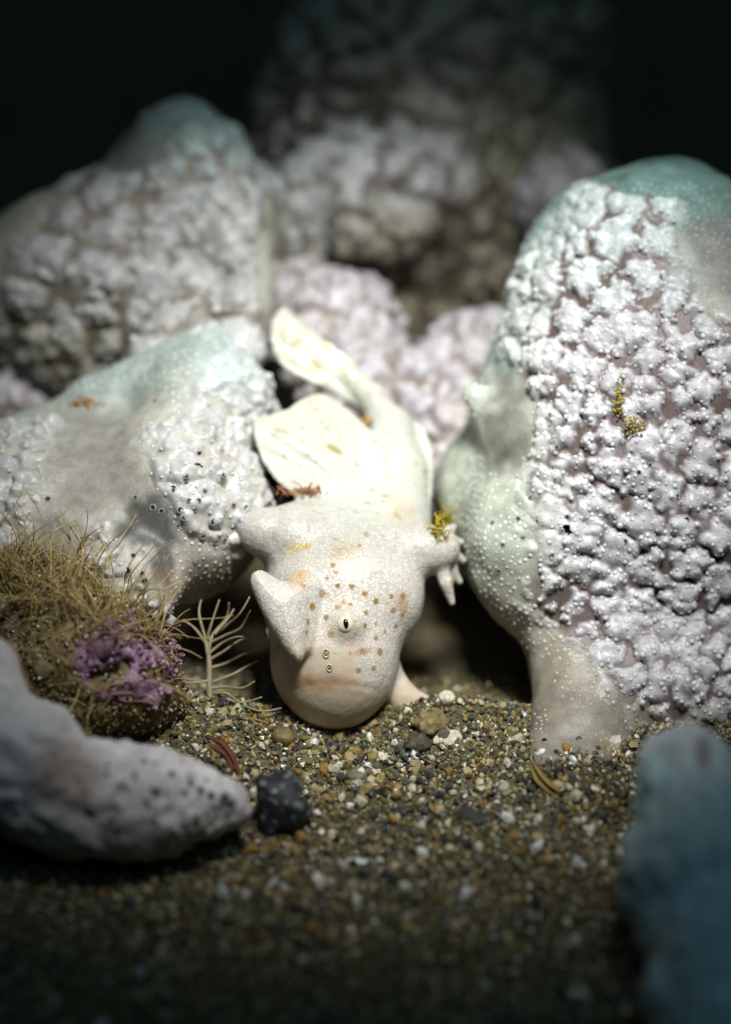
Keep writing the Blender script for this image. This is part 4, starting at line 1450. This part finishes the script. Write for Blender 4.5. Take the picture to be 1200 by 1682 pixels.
for pts in ([(340, 1212, -1.4), (365, 1222, -1.5), (385, 1250, -1.7), (392, 1272, -1.9)], [(345, 1225, -1.5), (370, 1240, -1.6), (382, 1265, -1.8)]):
    o = blade('frond', pts, [.02, .06, .05, .015], (.13, .04, .02), None, None); o.parent = red; o.matrix_parent_inverse = Matrix.Translation(-red.location)

dweed = empty('dark_weed', Vector(on_ground(1000, 1330)))
tag(dweed, 'dark brown wispy weed on the sand between the big colony and the blue-green sponge', 'seaweed')
DARKW = [strand_mesh('wisp', l, b, .02, .006, (.10, .075, .04), curl=q) for l, b, q in ((.5, .6, .5), (.7, -.5, .8), (.6, 1.0, .3))]
for me in DARKW:
    me.materials.append(M['alga'])
g_ = np.random.default_rng(21)
for _ in range(26):
    p_ = on_ground(g_.uniform(955, 1045), g_.uniform(1290, 1345))
    plant_strand(dweed, 'wisp', DARKW[g_.integers(3)], Vector(p_), (g_.normal(0, .6), g_.normal(-.2, .5), .7), g_.uniform(0, 6.28), g_.uniform(.5, 1.0))

# ------------------------------------------------------------------ growths and debris on fish and colonies
def clump(name, x, y, fn, label, cols, n, spread, r, seed, cat='seaweed', w0=-2.2, twigs=0, off=0.0):
    w = float(march(fn, [x], [y], w0)[0]) + off
    c = L(x, y, w)
    root = empty(name, Vector(to_world(c)))
    tag(root, label, cat)
    g = np.random.default_rng(seed)
    P = c + g.normal(size=(n, 3)) * np.array(spread)
    d = fn(P); nn = normals(fn, P, .03)
    P = P - nn * np.minimum(d - .03, 0)[:, None]
    R = g.uniform(r[0], r[1], n)
    bv, bf = blobs(P, R, (.6, 1.1), .3)
    cc = np.array(cols)[g.integers(len(cols), size=n)]
    o = obj('lumps', mesh_np('lumps', bv, bf, np.repeat(cc, 12, 0)), M['alga'], root); tag(o, kind='stuff')
    for k in range(twigs):
        i = g.integers(n)
        dv = g.normal(size=3) + nn[i] * 1.2 + np.array([0, .6, -.2])
        dv /= np.linalg.norm(dv)
        l = g.uniform(.10, .26)
        path = [P[i] + dv * l * t + g.normal(size=3) * .02 * t for t in np.linspace(0, 1, 5)]
        V, F = tube(path, np.linspace(.02, .010, 5), 5)
        obj('twig', mesh_np('twig', V, F, np.tile(np.array(cols[0]), (len(V), 1))), M['alga'], root)
    return root
YEL = [(.45, .34, .03), (.38, .30, .05), (.30, .26, .07)]
clump('yellow_alga', 718, 876, sdf_fish, 'bright yellow tuft of alga on top of the frogfish hand', YEL, 60, (.06, .06, .06), (.015, .035), 3, twigs=12)
clump('yellow_alga', 738, 852, sdf_right_n, 'yellow twiggy alga on the colony edge above the frogfish hand', YEL, 60, (.05, .10, .08), (.012, .03), 4, twigs=16, w0=0, off=-.05)
clump('yellow_alga', 746, 935, sdf_right_n, 'olive fringe of alga between the frogfish fingers and the colony', YEL[1:], 50, (.03, .22, .06), (.012, .026), 14, twigs=8, w0=0, off=-.1)
clump('orange_grit', 602, 697, sdf_fish, 'orange-brown clump of grit lodged at the root of the frogfish tail', [(.46, .26, .06), (.36, .18, .04), (.52, .36, .14)], 110, (.09, .06, .07), (.015, .04), 5, 'grit')
clump('red_alga', 497, 808, sdf_fish, 'pinkish and green fringe of alga in the fold behind the frogfish horn', [(.42, .18, .10), (.36, .34, .10), (.46, .26, .14)], 150, (.17, .035, .08), (.012, .03), 6, twigs=14)
clump('yellow_alga', 1018, 655, sdf_right_n, 'yellow film of alga in a groove of the big right colony', YEL, 60, (.05, .16, .04), (.015, .035), 7, off=-.2)
clump('yellow_alga', 1038, 698, sdf_right_n, 'second yellow streak of alga lower in the same groove', YEL, 50, (.10, .07, .04), (.015, .035), 8, off=-.2)
clump('orange_grit', 138, 664, sdf_left_n, 'orange crumbs on the smooth shoulder of the pale left colony', [(.46, .22, .05), (.40, .26, .10)], 60, (.15, .07, .06), (.012, .035), 9, 'grit', w0=-1)
